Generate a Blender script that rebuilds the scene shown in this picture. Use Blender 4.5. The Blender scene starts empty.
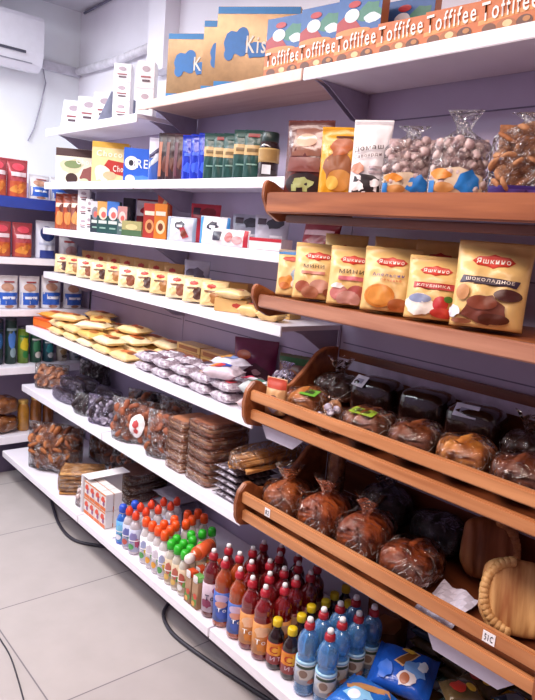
import bpy, bmesh, math, random
from mathutils import Vector, Matrix
rnd = random.Random(7)
SC = bpy.context.scene
COL = SC.collection
PI = math.pi

# ------------------------------------------------------------------ materials
def lin(c):
    if isinstance(c, str):
        c = c.lstrip('#')
        c = [int(c[i:i+2], 16)/255 for i in (0, 2, 4)]
    return tuple((x/12.92 if x <= .04045 else ((x+.055)/1.055)**2.4) for x in c)
_M = {}
def mat(col, rough=.5, var=.12, scale=30., bump=0., metal=0., coat=0., trans=0., col2=None, alpha_spec=.5, emit=0., stretch=None):
    key = ('m', col, rough, var, scale, bump, metal, coat, trans, col2, emit, alpha_spec, stretch)
    if key in _M: return _M[key]
    m = bpy.data.materials.new('mat_' + str(len(_M))); m.use_nodes = True
    nt = m.node_tree; b = nt.nodes['Principled BSDF']
    a = lin(col)
    b.inputs['Roughness'].default_value = rough
    b.inputs['Metallic'].default_value = metal
    b.inputs['Coat Weight'].default_value = coat
    b.inputs['Transmission Weight'].default_value = trans
    b.inputs['Specular IOR Level'].default_value = alpha_spec
    if emit:
        b.inputs['Emission Color'].default_value = (*a, 1); b.inputs['Emission Strength'].default_value = emit
    tc = nt.nodes.new('ShaderNodeTexCoord')
    nz = nt.nodes.new('ShaderNodeTexNoise'); nz.inputs['Scale'].default_value = scale; nz.inputs['Detail'].default_value = 4
    if stretch:
        mp = nt.nodes.new('ShaderNodeMapping'); mp.inputs['Scale'].default_value = stretch
        nt.links.new(tc.outputs['Object'], mp.inputs['Vector']); nt.links.new(mp.outputs[0], nz.inputs['Vector'])
    else: nt.links.new(tc.outputs['Object'], nz.inputs['Vector'])
    rp = nt.nodes.new('ShaderNodeValToRGB')
    rp.color_ramp.elements[0].position = .35; rp.color_ramp.elements[1].position = .68
    if col2: lo, hi = lin(col2), a
    else: lo, hi = tuple(x*(1-var) for x in a), tuple(min(1, x*(1+var)) for x in a)
    rp.color_ramp.elements[0].color = (*lo, 1); rp.color_ramp.elements[1].color = (*hi, 1)
    nt.links.new(nz.outputs['Fac'], rp.inputs['Fac']); nt.links.new(rp.outputs['Color'], b.inputs['Base Color'])
    if bump:
        bp = nt.nodes.new('ShaderNodeBump'); bp.inputs['Strength'].default_value = bump; bp.inputs['Distance'].default_value = .006
        nt.links.new(nz.outputs['Fac'], bp.inputs['Height']); nt.links.new(bp.outputs['Normal'], b.inputs['Normal'])
    _M[key] = m
    return m
def film(tint='#ffffff', dens=.10, scale=28., rough=.12, crink=.9):
    """clear crinkled plastic film: mostly transparent, bumpy gloss, crease highlights painted in pale"""
    key = ('f', tint, dens, scale, rough, crink)
    if key in _M: return _M[key]
    m = bpy.data.materials.new('film_' + str(len(_M))); m.use_nodes = True
    nt = m.node_tree; nt.nodes.clear()
    out = nt.nodes.new('ShaderNodeOutputMaterial')
    tr = nt.nodes.new('ShaderNodeBsdfTransparent'); tr.inputs['Color'].default_value = (.985, .98, .98, 1)
    gl = nt.nodes.new('ShaderNodeBsdfGlossy'); gl.inputs['Roughness'].default_value = rough; gl.inputs['Color'].default_value = (*lin(tint), 1)
    df = nt.nodes.new('ShaderNodeBsdfDiffuse'); df.inputs['Color'].default_value = (*lin(tint), 1)
    tc = nt.nodes.new('ShaderNodeTexCoord')
    nz = nt.nodes.new('ShaderNodeTexNoise'); nz.inputs['Scale'].default_value = scale; nz.inputs['Detail'].default_value = 2; nz.inputs['Distortion'].default_value = 2.2
    nt.links.new(tc.outputs['Object'], nz.inputs['Vector'])
    bp = nt.nodes.new('ShaderNodeBump'); bp.inputs['Strength'].default_value = crink; bp.inputs['Distance'].default_value = .03
    nt.links.new(nz.outputs['Fac'], bp.inputs['Height']); nt.links.new(bp.outputs['Normal'], gl.inputs['Normal'])
    rp = nt.nodes.new('ShaderNodeValToRGB')        # thin pale streaks, highlights on the creases put into the colour
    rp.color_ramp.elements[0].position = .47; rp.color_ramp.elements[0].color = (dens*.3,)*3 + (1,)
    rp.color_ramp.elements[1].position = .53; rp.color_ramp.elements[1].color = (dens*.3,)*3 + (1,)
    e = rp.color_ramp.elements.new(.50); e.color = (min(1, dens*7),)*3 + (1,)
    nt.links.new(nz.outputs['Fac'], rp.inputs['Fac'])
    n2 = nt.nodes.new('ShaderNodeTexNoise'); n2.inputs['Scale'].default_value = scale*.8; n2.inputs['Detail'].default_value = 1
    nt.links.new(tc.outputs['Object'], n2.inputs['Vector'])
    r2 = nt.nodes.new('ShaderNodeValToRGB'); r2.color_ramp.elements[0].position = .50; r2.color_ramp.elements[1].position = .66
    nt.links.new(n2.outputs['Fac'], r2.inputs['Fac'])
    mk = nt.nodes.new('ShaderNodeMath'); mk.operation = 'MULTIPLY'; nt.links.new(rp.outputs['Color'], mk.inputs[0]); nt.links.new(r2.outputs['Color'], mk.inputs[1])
    fr = nt.nodes.new('ShaderNodeFresnel'); fr.inputs['IOR'].default_value = 1.42; nt.links.new(bp.outputs['Normal'], fr.inputs['Normal'])
    fm_ = nt.nodes.new('ShaderNodeMath'); fm_.operation = 'MULTIPLY'; fm_.inputs[1].default_value = 1.25; nt.links.new(fr.outputs[0], fm_.inputs[0])
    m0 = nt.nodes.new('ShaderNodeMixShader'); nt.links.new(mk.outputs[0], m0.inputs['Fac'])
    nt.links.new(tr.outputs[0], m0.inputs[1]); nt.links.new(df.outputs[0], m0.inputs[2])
    m2 = nt.nodes.new('ShaderNodeMixShader'); nt.links.new(fm_.outputs[0], m2.inputs['Fac'])
    nt.links.new(m0.outputs[0], m2.inputs[1]); nt.links.new(gl.outputs[0], m2.inputs[2])
    nt.links.new(m2.outputs[0], out.inputs['Surface'])
    _M[key] = m
    return m
def wood(base, dark, rough=.35, sc=(3., 60., 60.)):
    key = ('w', base, dark, rough, sc)
    if key in _M: return _M[key]
    m = bpy.data.materials.new('wood_' + str(len(_M))); m.use_nodes = True
    nt = m.node_tree; b = nt.nodes['Principled BSDF']; b.inputs['Roughness'].default_value = rough
    tc = nt.nodes.new('ShaderNodeTexCoord'); mp = nt.nodes.new('ShaderNodeMapping'); mp.inputs['Scale'].default_value = sc
    nz = nt.nodes.new('ShaderNodeTexNoise'); nz.inputs['Scale'].default_value = 1; nz.inputs['Detail'].default_value = 5; nz.inputs['Distortion'].default_value = .6
    rp = nt.nodes.new('ShaderNodeValToRGB'); rp.color_ramp.elements[0].position = .3; rp.color_ramp.elements[1].position = .7
    rp.color_ramp.elements[0].color = (*lin(dark), 1); rp.color_ramp.elements[1].color = (*lin(base), 1)
    nt.links.new(tc.outputs['Object'], mp.inputs['Vector']); nt.links.new(mp.outputs[0], nz.inputs['Vector'])
    nt.links.new(nz.outputs['Fac'], rp.inputs['Fac']); nt.links.new(rp.outputs['Color'], b.inputs['Base Color'])
    _M[key] = m
    return m
WHITE = '#f2eef0'

# ------------------------------------------------------------------ mesh builder
class MB:
    def __init__(s): s.v = []; s.f = []; s.m = []; s.sm = []; s.mats = []
    def mi(s, m):
        if m not in s.mats: s.mats.append(m)
        return s.mats.index(m)
    def add(s, vs, fs, m, smooth=False):
        o = len(s.v); s.v += [tuple(v) for v in vs]; k = s.mi(m)
        for f in fs: s.f.append([o+i for i in f]); s.m.append(k); s.sm.append(smooth)
        return s
    def box(s, c, d, m, R=None):
        hx, hy, hz = d[0]/2, d[1]/2, d[2]/2
        vs = [Vector((sx*hx, sy*hy, sz*hz)) for sx in (-1, 1) for sy in (-1, 1) for sz in (-1, 1)]
        if R is not None: vs = [R @ v for v in vs]
        vs = [v+Vector(c) for v in vs]
        return s.add(vs, [(0, 1, 3, 2), (4, 6, 7, 5), (0, 4, 5, 1), (2, 3, 7, 6), (0, 2, 6, 4), (1, 5, 7, 3)], m)
    def lathe(s, prof, m, n=18, c=(0, 0, 0), smooth=True):
        vs = []; fs = []
        for r, z in prof:
            for i in range(n):
                a = 2*PI*i/n; vs.append((c[0]+r*math.sin(a), c[1]-r*math.cos(a), c[2]+z))
        for j in range(len(prof)-1):
            for i in range(n):
                i2 = (i+1) % n; fs.append((j*n+i, j*n+i2, (j+1)*n+i2, (j+1)*n+i))
        if prof[0][0] > 1e-5: fs.append(tuple(range(n-1, -1, -1)))
        if prof[-1][0] > 1e-5: fs.append(tuple((len(prof)-1)*n+i for i in range(n)))
        return s.add(vs, fs, m, smooth)
    def prism(s, poly, a0, a1, axis, m, smooth=False):
        """extrude 2D polygon along axis ('x','y','z') from a0 to a1"""
        n = len(poly)
        def P(p, a): return {'x': (a, p[0], p[1]), 'y': (p[0], a, p[1]), 'z': (p[0], p[1], a)}[axis]
        vs = [P(p, a0) for p in poly]+[P(p, a1) for p in poly]
        fs = [tuple(range(n-1, -1, -1)), tuple(range(n, 2*n))]+[(i, (i+1) % n, n+(i+1) % n, n+i) for i in range(n)]
        return s.add(vs, fs, m, smooth)
    def tube(s, pts, r, m, n=8):
        pts = [Vector(p) for p in pts]; vs = []; fs = []
        for i, p in enumerate(pts):
            d = (pts[min(i+1, len(pts)-1)]-pts[max(i-1, 0)]).normalized()
            u = d.cross(Vector((0, 0, 1)));
            if u.length < 1e-3: u = d.cross(Vector((1, 0, 0)))
            u.normalize(); w = d.cross(u)
            for k in range(n):
                a = 2*PI*k/n; vs.append(p+u*math.cos(a)*r+w*math.sin(a)*r)
        for i in range(len(pts)-1):
            for k in range(n): fs.append((i*n+k, i*n+(k+1) % n, (i+1)*n+(k+1) % n, (i+1)*n+k))
        fs.append(tuple(range(n-1, -1, -1))); fs.append(tuple((len(pts)-1)*n+k for k in range(n)))
        return s.add(vs, fs, m, True)
    def sellip(s, c, d, m, e1=.5, e2=.5, nu=18, nv=10, R=None, fn=None):
        """superellipsoid: rounded blocks, loaves, cookies"""
        def pw(x, e): return math.copysign(abs(x)**e, x)
        vs = []; fs = []
        for j in range(nv+1):
            ph = -PI/2+PI*j/nv
            for i in range(nu):
                t = 2*PI*i/nu
                p = Vector((d[0]/2*pw(math.cos(ph), e1)*pw(math.cos(t), e2), d[1]/2*pw(math.cos(ph), e1)*pw(math.sin(t), e2), d[2]/2*pw(math.sin(ph), e1)))
                if fn: p = fn(p)
                if R is not None: p = R @ p
                vs.append(p+Vector(c))
        for j in range(nv):
            for i in range(nu): fs.append((j*nu+i, j*nu+(i+1) % nu, (j+1)*nu+(i+1) % nu, (j+1)*nu+i))
        return s.add(vs, fs, m, True)
    def build(s, name='mesh', bevel=0.):
        me = bpy.data.meshes.new(name)
        me.from_pydata([tuple(v) for v in s.v], [], s.f)
        for m in s.mats: me.materials.append(m)
        me.polygons.foreach_set('material_index', s.m); me.polygons.foreach_set('use_smooth', s.sm)
        bm = bmesh.new(); bm.from_mesh(me); bmesh.ops.remove_doubles(bm, verts=bm.verts, dist=1e-6)
        bmesh.ops.recalc_face_normals(bm, faces=bm.faces)
        if bevel: bmesh.ops.bevel(bm, geom=list(bm.edges), offset=bevel, segments=2, affect='EDGES', clamp_overlap=True)
        bm.to_mesh(me); bm.free(); me.update()
        return me

# ------------------------------------------------------------------ 2D prints mapped on a surface
_T = {}
def text2d(t):
    if t in _T: return _T[t]
    cu = bpy.data.curves.new('lettering', 'FONT'); cu.body = t; cu.resolution_u = 2
    cu.offset = .010; cu.space_character = 1.22
    ob = bpy.data.objects.new('lettering', cu); COL.objects.link(ob)
    dg = bpy.context.evaluated_depsgraph_get(); me = bpy.data.meshes.new_from_object(ob.evaluated_get(dg))
    vs = [(v.co.x, v.co.y) for v in me.vertices]; fs = [tuple(p.vertices) for p in me.polygons]
    bpy.data.objects.remove(ob); bpy.data.curves.remove(cu); bpy.data.meshes.remove(me)
    xs = [v[0] for v in vs]; ys = [v[1] for v in vs]
    w = max(xs)-min(xs); h = max(ys)-min(ys); cx = (max(xs)+min(xs))/2; cy = (max(ys)+min(ys))/2
    _T[t] = ([((x-cx)/w, (y-cy)/h) for x, y in vs], fs, w/h)
    return _T[t]
def flat_shape(kind, a):
    """-> 2D verts, faces.  rect(x0,y0,x1,y1) ell(cx,cy,rx,ry) poly(pts) text(str,cx,cy,w,h,rot)"""
    if kind == 'rect':
        x0, y0, x1, y1 = a; nx, ny = 8, 5
        vs = [(x0+(x1-x0)*i/nx, y0+(y1-y0)*j/ny) for j in range(ny+1) for i in range(nx+1)]
        return vs, [(j*(nx+1)+i, j*(nx+1)+i+1, (j+1)*(nx+1)+i+1, (j+1)*(nx+1)+i) for j in range(ny) for i in range(nx)]
    if kind == 'ell':
        cx, cy, rx, ry = a; pts = [(cx+rx*math.cos(2*PI*i/18), cy+ry*math.sin(2*PI*i/18)) for i in range(18)]
    elif kind == 'poly':
        pts = []
        n = len(a)
        for i in range(n):
            p, q = a[i], a[(i+1) % n]
            for k in range(3): pts.append((p[0]+(q[0]-p[0])*k/3, p[1]+(q[1]-p[1])*k/3))
    elif kind == 'text':
        t, cx, cy, w, h, rot = a
        vs, fs, asp = text2d(t)
        c, s = math.cos(rot), math.sin(rot)
        return [(cx+x*w*c-y*h*s, cy+x*w*s+y*h*c) for x, y in vs], fs
    cx = sum(p[0] for p in pts)/len(pts); cy = sum(p[1] for p in pts)/len(pts); n = len(pts)
    vs = [(cx, cy)]; fs = []
    R = 3
    for r in range(1, R+1): vs += [(cx+(x-cx)*r/R, cy+(y-cy)*r/R) for x, y in pts]
    for i in range(n): fs.append((0, 1+i, 1+(i+1) % n))
    for r in range(R-1):
        o = 1+r*n
        for i in range(n): fs.append((o+i, o+n+i, o+n+(i+1) % n, o+(i+1) % n))
    return vs, fs
def blob(cx, cy, rx, ry, seed, n=14, k=.25):
    q = random.Random(seed)
    return [(cx+rx*(1+q.uniform(-k, k))*math.cos(2*PI*i/n), cy+ry*(1+q.uniform(-k, k))*math.sin(2*PI*i/n)) for i in range(n)]
def logo_pts(cx, cy, w, h):
    return [(cx-.5*w, cy), (cx-.36*w, cy+.32*h), (cx-.14*w, cy+.36*h), (cx, cy+.5*h), (cx+.14*w, cy+.36*h), (cx+.36*w, cy+.32*h), (cx+.5*w, cy),
            (cx+.36*w, cy-.32*h), (cx+.14*w, cy-.36*h), (cx, cy-.5*h), (cx-.14*w, cy-.36*h), (cx-.36*w, cy-.32*h)]
def decals(F, W, H, ds, eps=.0008, wrap=False):
    """ds: (part, kind, args, colour[, rough]) in unit coordinates u in -.5..5 (x W), v in 0..1 (x H); -> [(part, mesh)]"""
    groups = {}
    for i, d in enumerate(ds):
        part, kind, a, col = d[:4]; ro = d[4] if len(d) > 4 else .4
        if kind == 'rect': a = (a[0]*W, a[1]*H, a[2]*W, a[3]*H)
        elif kind == 'ell': a = (a[0]*W, a[1]*H, a[2]*W, a[3]*H)
        elif kind == 'poly': a = [(p[0]*W, p[1]*H) for p in a]
        elif kind == 'text': a = (a[0], a[1]*W, a[2]*H, a[3]*W, a[4]*H, a[5] if len(a) > 5 else 0)
        vs, fs = flat_shape(kind, a)
        mb = groups.setdefault(part, MB())
        if kind == 'text': i += 2
        vs = [((x if wrap else max(-.497*W, min(.497*W, x))), max(.006*H, min(.994*H, z))) for x, z in vs]
        mb.add([F(x, z, eps*(1+.45*i)) for x, z in vs], fs, mat(col, ro, .06, 60.), True)
    out = []
    for p, mb in groups.items():
        me = bpy.data.meshes.new(p); me.from_pydata([tuple(v) for v in mb.v], [], mb.f)
        for m in mb.mats: me.materials.append(m)
        me.polygons.foreach_set('material_index', mb.m); me.polygons.foreach_set('use_smooth', mb.sm); me.update()
        out.append((p, me))
    return out

# ------------------------------------------------------------------ placing
USED = {}
def settle(r, tpl, z):
    """rest the thing on its surface and keep it in front of the back panel"""
    Mx = Matrix.Translation(r.location) @ r.rotation_euler.to_matrix().to_4x4()
    pts = [Mx @ v.co for p in tpl for v in p[1].vertices]
    lo = min(p.z for p in pts); hx = max(p.x for p in pts)
    if abs(lo-z) < .12: r.location.z += z+.0004-lo
    if 1.2 < r.location.x < 1.7 and r.location.y < 3.49 and hx > 1.682 and hx < 1.9: r.location.x -= hx-1.682
def place(tpl, name, loc, rz, label, cat, group=None, tilt=0., roll=0.):
    """tpl: [(part, mesh, [(subpart, mesh)...])...]; a thing is an Empty at its base with its parts as children"""
    r = bpy.data.objects.new(name, None); r.empty_display_size = .03; COL.objects.link(r)
    r.location = loc; r.rotation_euler = (math.radians(tilt), math.radians(roll), math.radians(rz))
    r['label'] = label; r['category'] = cat
    if group: r['group'] = group
    if label in USED: print('DUPLABEL', label)
    USED[label] = 1
    for p in tpl:
        o = bpy.data.objects.new(p[0], p[1]); COL.objects.link(o); o.parent = r
        if len(p) > 2 and p[2]:
            for sname, sme in p[2]:
                q = bpy.data.objects.new(sname, sme); COL.objects.link(q); q.parent = o
    settle(r, tpl, loc[2])
    return r
def face(f): return -90+f       # f=0: front looks across the aisle; larger f turns it to the shop entrance
def single(name, me, loc=(0, 0, 0), label=None, cat=None, kind=None, group=None, parent=None, rot=None):
    o = bpy.data.objects.new(name, me); COL.objects.link(o); o.location = loc
    if rot: o.rotation_euler = rot
    if parent: o.parent = parent
    if label: o['label'] = label
    if cat: o['category'] = cat
    if kind: o['kind'] = kind
    if group: o['group'] = group
    return o
ORD = 'first second third fourth fifth sixth seventh eighth ninth tenth eleventh twelfth'.split()

# ------------------------------------------------------------------ product makers (front looks to local -y, base at z=0)
def carton(w, d, h, col, ds=(), rough=.45, bevel=.0015):
    me = MB().box((0, 0, h/2), (w, d, h), mat(col, rough, .06)).build('carton', bevel)
    F = lambda x, z, o: (x, -d/2-o, z)
    return [('carton', me)]+decals(F, w, h, ds)
def pouch_fn(w, d, h, seed=0, gather=None, flat=.0, pinch=.05):
    q = random.Random(seed); a1, a2, a3 = q.uniform(0, 6), q.uniform(0, 6), q.uniform(0, 6)
    lean = q.uniform(-.03, .03)
    def shape(v):
        pts = [(0, .82), (.12, .98), (.35, 1), (.6, .82), (.8, .42), (.92, .10), (1, .03)]
        if gather: pts = [(0, .80), (.12, .98), (.4, 1), (.6, .85), (gather-.08, .45), (gather, .16), (min(gather+.07, .99), .3), (1, .12)]
        for (p, a), (r, b) in zip(pts, pts[1:]):
            if p <= v <= r: t = (v-p)/(r-p); t = t*t*(3-2*t); return a+(b-a)*t
        return pts[-1][1]
    def width(v):
        if gather:
            if v < gather-.22: return 1
            if v < gather: t = (v-gather+.22)/.22; t = t*t*(3-2*t); return 1-.78*t
            t = (v-gather)/(1-gather); return .22+.38*t
        return 1-pinch*shape(v)
    def P(x, z, side=-1, off=0.):
        v = min(1, max(0, z/h)); hw = w/2*width(v); u = max(-1, min(1, x/hw)) if hw > 1e-6 else 0
        T = d/2*shape(v)*(1+.08*math.sin(9*v+a1+3*u)+.07*math.sin(8*u+a2+6*v)+.04*math.sin(17*v-11*u+a3))
        y = T*max(0, 1-abs(u)**2.6)**.55+.0012+off
        return (x, side*y+lean*h*v*v*.3, z)
    return P, width
def pouch(w, d, h, col, ds=(), seed=0, gather=None, material=None, part='pouch', pinch=.05, rough=.32, bump=.25):
    P, width = pouch_fn(w, d, h, seed, gather, pinch=pinch); nu, nv = 20, 22
    m = material or mat(col, rough, .07, 25., bump)
    mb = MB(); vs = []
    for side in (-1, 1):
        for j in range(nv+1):
            v = j/nv; hw = w/2*width(v)
            for i in range(nu+1):
                u = math.sin((i/nu-.5)*PI); x = u*hw; p = P(x, v*h, side)
                zz = v*h
                if j == nv and not gather: zz += .0025*((i % 2)*2-1)*.3
                vs.append((p[0], p[1], zz))
    n1 = (nv+1)*(nu+1); fs = []
    for s in range(2):
        for j in range(nv):
            for i in range(nu):
                a = s*n1+j*(nu+1)+i; q4 = (a, a+1, a+nu+2, a+nu+1); fs.append(q4 if s == 0 else q4[::-1])
    for j in range(nv):
        for i in (0, nu):
            a = j*(nu+1)+i; fs.append((a, a+nu+1, n1+a+nu+1, n1+a))
    fs.append(tuple(range(nu+1))+tuple(n1+i for i in range(nu, -1, -1)))
    fs.append(tuple(nv*(nu+1)+i for i in range(nu+1))+tuple(n1+nv*(nu+1)+i for i in range(nu, -1, -1)))
    mb.add(vs, fs, m, True)
    out = [(part, mb.build(part))]
    F = lambda x, z, o: P(x, z, -1, o)
    out += decals(F, w, h, ds, .0016)
    if not gather and part == 'pouch':   # crimped seal across the top
        sb = MB(); n = 22
        for k in range(3):
            z0 = h*(.945+.016*k)
            vs = [(-w/2*.99+w*.99*i/n, -(.0024+d/2*.06), z) for z in (z0, z0+h*.008) for i in range(n+1)]
            sb.add(vs, [(i, i+1, n+2+i, n+1+i) for i in range(n)], m)
        out.append(('top_seal', sb.build('top_seal')))
    return out
def pillow_fn(w, l, h, seed=0):
    q = random.Random(seed); a1, a2 = q.uniform(0, 6), q.uniform(0, 6)
    def P(x, y, top=1, off=0.):
        u, v = max(-1, min(1, x/(w/2*.86))), max(-1, min(1, y/(l/2)))
        t = h/2*max(0, 1-abs(u)**4)**.5*max(0, 1-abs(v)**4)**.45*(1+.07*math.sin(5*u+a1+3*v)+.06*math.sin(6*v+a2))
        return (x, y, h/2+top*(t+.0008+(off if top > 0 else 0)))
    return P
def pillow(w, l, h, col, ds=(), seed=0, material=None, part='wrapper', rough=.3, bump=.35):
    """flow pack lying flat: w along x incl. end fins, l along y"""
    P = pillow_fn(w, l, h, seed); nu, nv = 18, 10
    m = material or mat(col, rough, .09, 35., bump)
    vs = []; fs = []
    for top in (1, -1):
        for j in range(nv+1):
            y = l/2*math.sin((j/nv-.5)*PI)
            for i in range(nu+1):
                x = w/2*(2*i/nu-1); p = P(x, y, top)
                k = 1+.06*max(0, abs(x)/(w/2)-.86)/.14
                vs.append((p[0], p[1]*k, max(.0005, p[2]-(.0 if abs(x) < w/2*.86 else 0))))
    n1 = (nv+1)*(nu+1)
    for s in range(2):
        for j in range(nv):
            for i in range(nu):
                a = s*n1+j*(nu+1)+i; f = (a, a+1, a+nu+2, a+nu+1); fs.append(f if s == 0 else f[::-1])
    for j in range(nv):
        for i in (0, nu): a = j*(nu+1)+i; fs.append((a, a+nu+1, n1+a+nu+1, n1+a))
    for i in range(nu):
        for j in (0, nv): a = j*(nu+1)+i; fs.append((a, a+1, n1+a+1, n1+a))
    out = [(part, MB().add(vs, fs, m, True).build(part))]
    F = lambda x, y, o: P(x, y-l/2, 1, o)
    out += decals(F, w, l, ds, .0014)
    return out
def cyl_label(r, z0, z1, col, ds=(), rough=.35, n=24):
    me = MB().lathe([(r-.0012, z0), (r, z0), (r, z1), (r-.0012, z1)], mat(col, rough, .08), n).build('label')
    H = z1-z0
    F = lambda x, z, o: ((r+o)*math.sin(x/r), -(r+o)*math.cos(x/r), z0+z)
    return ('label', me, decals(F, r*2, H, ds, .0006, True))
def clear_plastic(col, trans=.45, rough=.03):
    return mat(col, rough, .12, 12., 0., 0., 1., trans, alpha_spec=1.)
def sport_bottle(liq, capcol, lab, ds, r=.0295, noz=WHITE, hh=1.):
    k = hh
    body = MB().lathe([(r*.80, 0), (r*.98, .004), (r, .012), (r, .05*k), (r*.96, .058*k), (r, .066*k), (r, .128*k), (r*.93, .133*k), (r*.99, .140*k), (r, .152*k), (r*.97, .160*k), (r*.89, .169*k), (r*.75, .178*k), (r*.56, .185*k), (.0138, .190*k), (.0125, .198*k), (.0125, .206*k)], clear_plastic(liq), 20).build('bottle')
    cap = MB().lathe([(.0150, .203*k), (.0155, .206*k), (.0155, .218*k), (.0120, .222*k), (.0095, .226*k)], mat(capcol, .35), 16).build('cap')
    no = MB().lathe([(.0085, .2255*k), (.0085, .233*k), (.0070, .238*k), (.004, .239*k)], mat(noz, .35), 12).build('nozzle')
    return [('bottle', body), cyl_label(r+.0008, .022*k, .124*k, lab, ds), ('cap', cap, [('nozzle', no)])]
def lump_mesh(r, col, col2, seed):
    q = random.Random(seed); a = [q.uniform(0, 6) for _ in range(3)]
    fn = lambda p: p*(1+.22*math.sin(p.x/r*2.2+a[0])*math.sin(p.y/r*2.4+a[1])+.12*math.sin(p.z/r*3+a[2]))
    return MB().sellip((0, 0, 0), (2*r, 1.7*r, 1.3*r), mat(col, .7, .1, 60., .5, col2=col2), .8, .8, 14, 8, fn=fn).build('cookie')
def cookie_mesh(r, t, col, col2, holes=False):
    return MB().sellip((0, 0, 0), (2*r, 2*r, t), mat(col, .7, .1, 70., .5, col2=col2), .7, 1, 14, 6).build('cookie')
def filled_bag(w, d, h, items, seed, gather=.86, lab=(), fm=None, n=18, fill=.72, core=None):
    """clear bag with pieces inside: items = list of meshes (radius given)"""
    q = random.Random(seed); P, width = pouch_fn(w, d, h, seed, gather)
    out = []; pts = []
    tries = 0
    while len(pts) < n and tries < 7000:
        tries += 1
        me, r = q.choice(items)
        z = q.uniform(r*1.08, h*fill); hw = w/2*width(z/h)-r*.9
        if hw <= 0: continue
        x = q.uniform(-hw, hw); ym = abs(P(x, z)[1])-r*.78
        if ym < 0: continue
        y = -ym if q.random() < .75 else q.uniform(-ym, ym)
        p = Vector((x, y, z))
        if any((p-a).length < (r+b)*.58 for a, b in pts): continue
        pts.append((p, r))
        o = (me, p, (q.uniform(.5, 1.4), q.uniform(-.6, .6), q.uniform(0, 6)))
        out.append(o)
    fme = None
    if core:
        fme = pouch(w*.86, d*.74, h*fill*1.02, '', (), seed, None, mat(core[0], .75, .2, 55., 1., col2=core[1]), 'cookie_filling')[0][1]
    return [('clear_film', pouch(w, d, h, '', (), seed, gather, fm or film(), 'clear_film')[0][1])], out, P, fme
def place_filled(bag, name, loc, rz, label, cat, part, group=None, extra=(), tilt=0.):
    film_tpl, its, P, fme = bag
    r = place(film_tpl+list(extra), name, loc, rz, label, cat, group, tilt)
    if fme:
        o = bpy.data.objects.new(part+'_filling', fme); COL.objects.link(o); o.parent = r; o.location = (0, 0, .004); o['kind'] = 'stuff'
    for me, p, e in its:
        o = bpy.data.objects.new(part, me); COL.objects.link(o); o.parent = r; o.location = p; o.rotation_euler = e
    return r
def loaf(l, w, h, col, col2, seed=0, cuts=3, fm=None, tail=True, e1=.75, e2=.7):
    q = random.Random(seed)
    def fn(p):
        k = 1+.05*math.cos(p.x/l*2*PI*cuts)
        return Vector((p.x, p.y*k, p.z*k+(.006*math.cos(p.x/l*2*PI*cuts) if p.z > 0 else 0)))
    L = MB().sellip((0, 0, h/2), (l, w, h), mat(col, .5, .1, 22., .5, col2=col2), e1, e2, 28, 14, fn=fn).build('loaf')
    out = [('loaf', L)]
    if fm is not None:
        f = MB().sellip((0, 0, h*.53), (l*1.07, w*1.08, h*1.08), fm, .7, .65, 28, 14, fn=lambda p: Vector((p.x+.004*math.sin(p.y*90+seed), p.y+.005*math.sin(p.x*70), p.z*(1+.05*math.sin(p.x*60+p.y*50+seed)))))
        out.append(('clear_film', f.build('clear_film')))
        if tail:
            vs = []; fs = []; n = 16
            for k, (rr, zz) in enumerate([(.012, 0), (.03, .03), (.048, .055)]):
                for i in range(n):
                    a = 2*PI*i/n; r2 = rr*(1+.28*math.sin(5*a+seed)); vs.append((r2*math.cos(a)*.8, r2*math.sin(a), h*1.03+zz+.006*math.sin(4*a)))
            for k in range(2):
                for i in range(n): fs.append((k*n+i, k*n+(i+1) % n, (k+1)*n+(i+1) % n, (k+1)*n+i))
            out.append(('bag_end', MB().add(vs, fs, fm, True).build('bag_end')))
    return out

# ------------------------------------------------------------------ camera, world, lamps
f_px = 641.195
R = ((0.755, -0.650, 0.086), (0.045, 0.182, 0.982), (0.655, 0.737, -0.167))
cam = bpy.data.cameras.new('camera'); cam.sensor_fit = 'HORIZONTAL'; cam.sensor_width = 36; cam.lens = f_px/535*36; cam.clip_start = .02
co = bpy.data.objects.new('camera', cam); COL.objects.link(co)
right, up, fw = (Vector(r).normalized() for r in R)
fw.normalize(); right = (right-fw*right.dot(fw)).normalized(); up = right.cross(fw)
co.matrix_world = Matrix(((right.x, up.x, -fw.x, 0), (right.y, up.y, -fw.y, 0), (right.z, up.z, -fw.z, 1.45), (0, 0, 0, 1)))
SC.camera = co
SC.view_settings.view_transform = 'Standard'; SC.view_settings.look = 'None'
SC.view_settings.exposure = 0.0; SC.view_settings.gamma = 1.0
w = bpy.data.worlds.new('world'); SC.world = w; w.use_nodes = True
w.node_tree.nodes['Background'].inputs['Color'].default_value = (*lin('#b9a8d8'), 1)
w.node_tree.nodes['Background'].inputs['Strength'].default_value = .30
def lamp(name, loc, size, power, col, rot=(0, 0, 0)):
    l = bpy.data.lights.new(name, 'AREA'); l.shape = 'RECTANGLE'; l.size, l.size_y = size; l.energy = power; l.color = lin(col)
    o = bpy.data.objects.new(name, l); COL.objects.link(o); o.location = loc; o.rotation_euler = rot
lamp('area_lamp', (.30, 2.95, 2.60), (.5, 1.5), 54, '#f3faff')
lamp('area_lamp', (.10, 1.35, 2.60), (.5, 1.5), 46, '#ffece2')
lamp('area_lamp', (-.65, 2.7, 2.60), (.4, 1.3), 30, '#eef8ff')  # extra fill, added to brighten the far wall and the far shelves
lamp('area_lamp', (-.1, -.3, 2.60), (.5, 1.3), 28, '#ffe6d6')

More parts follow.
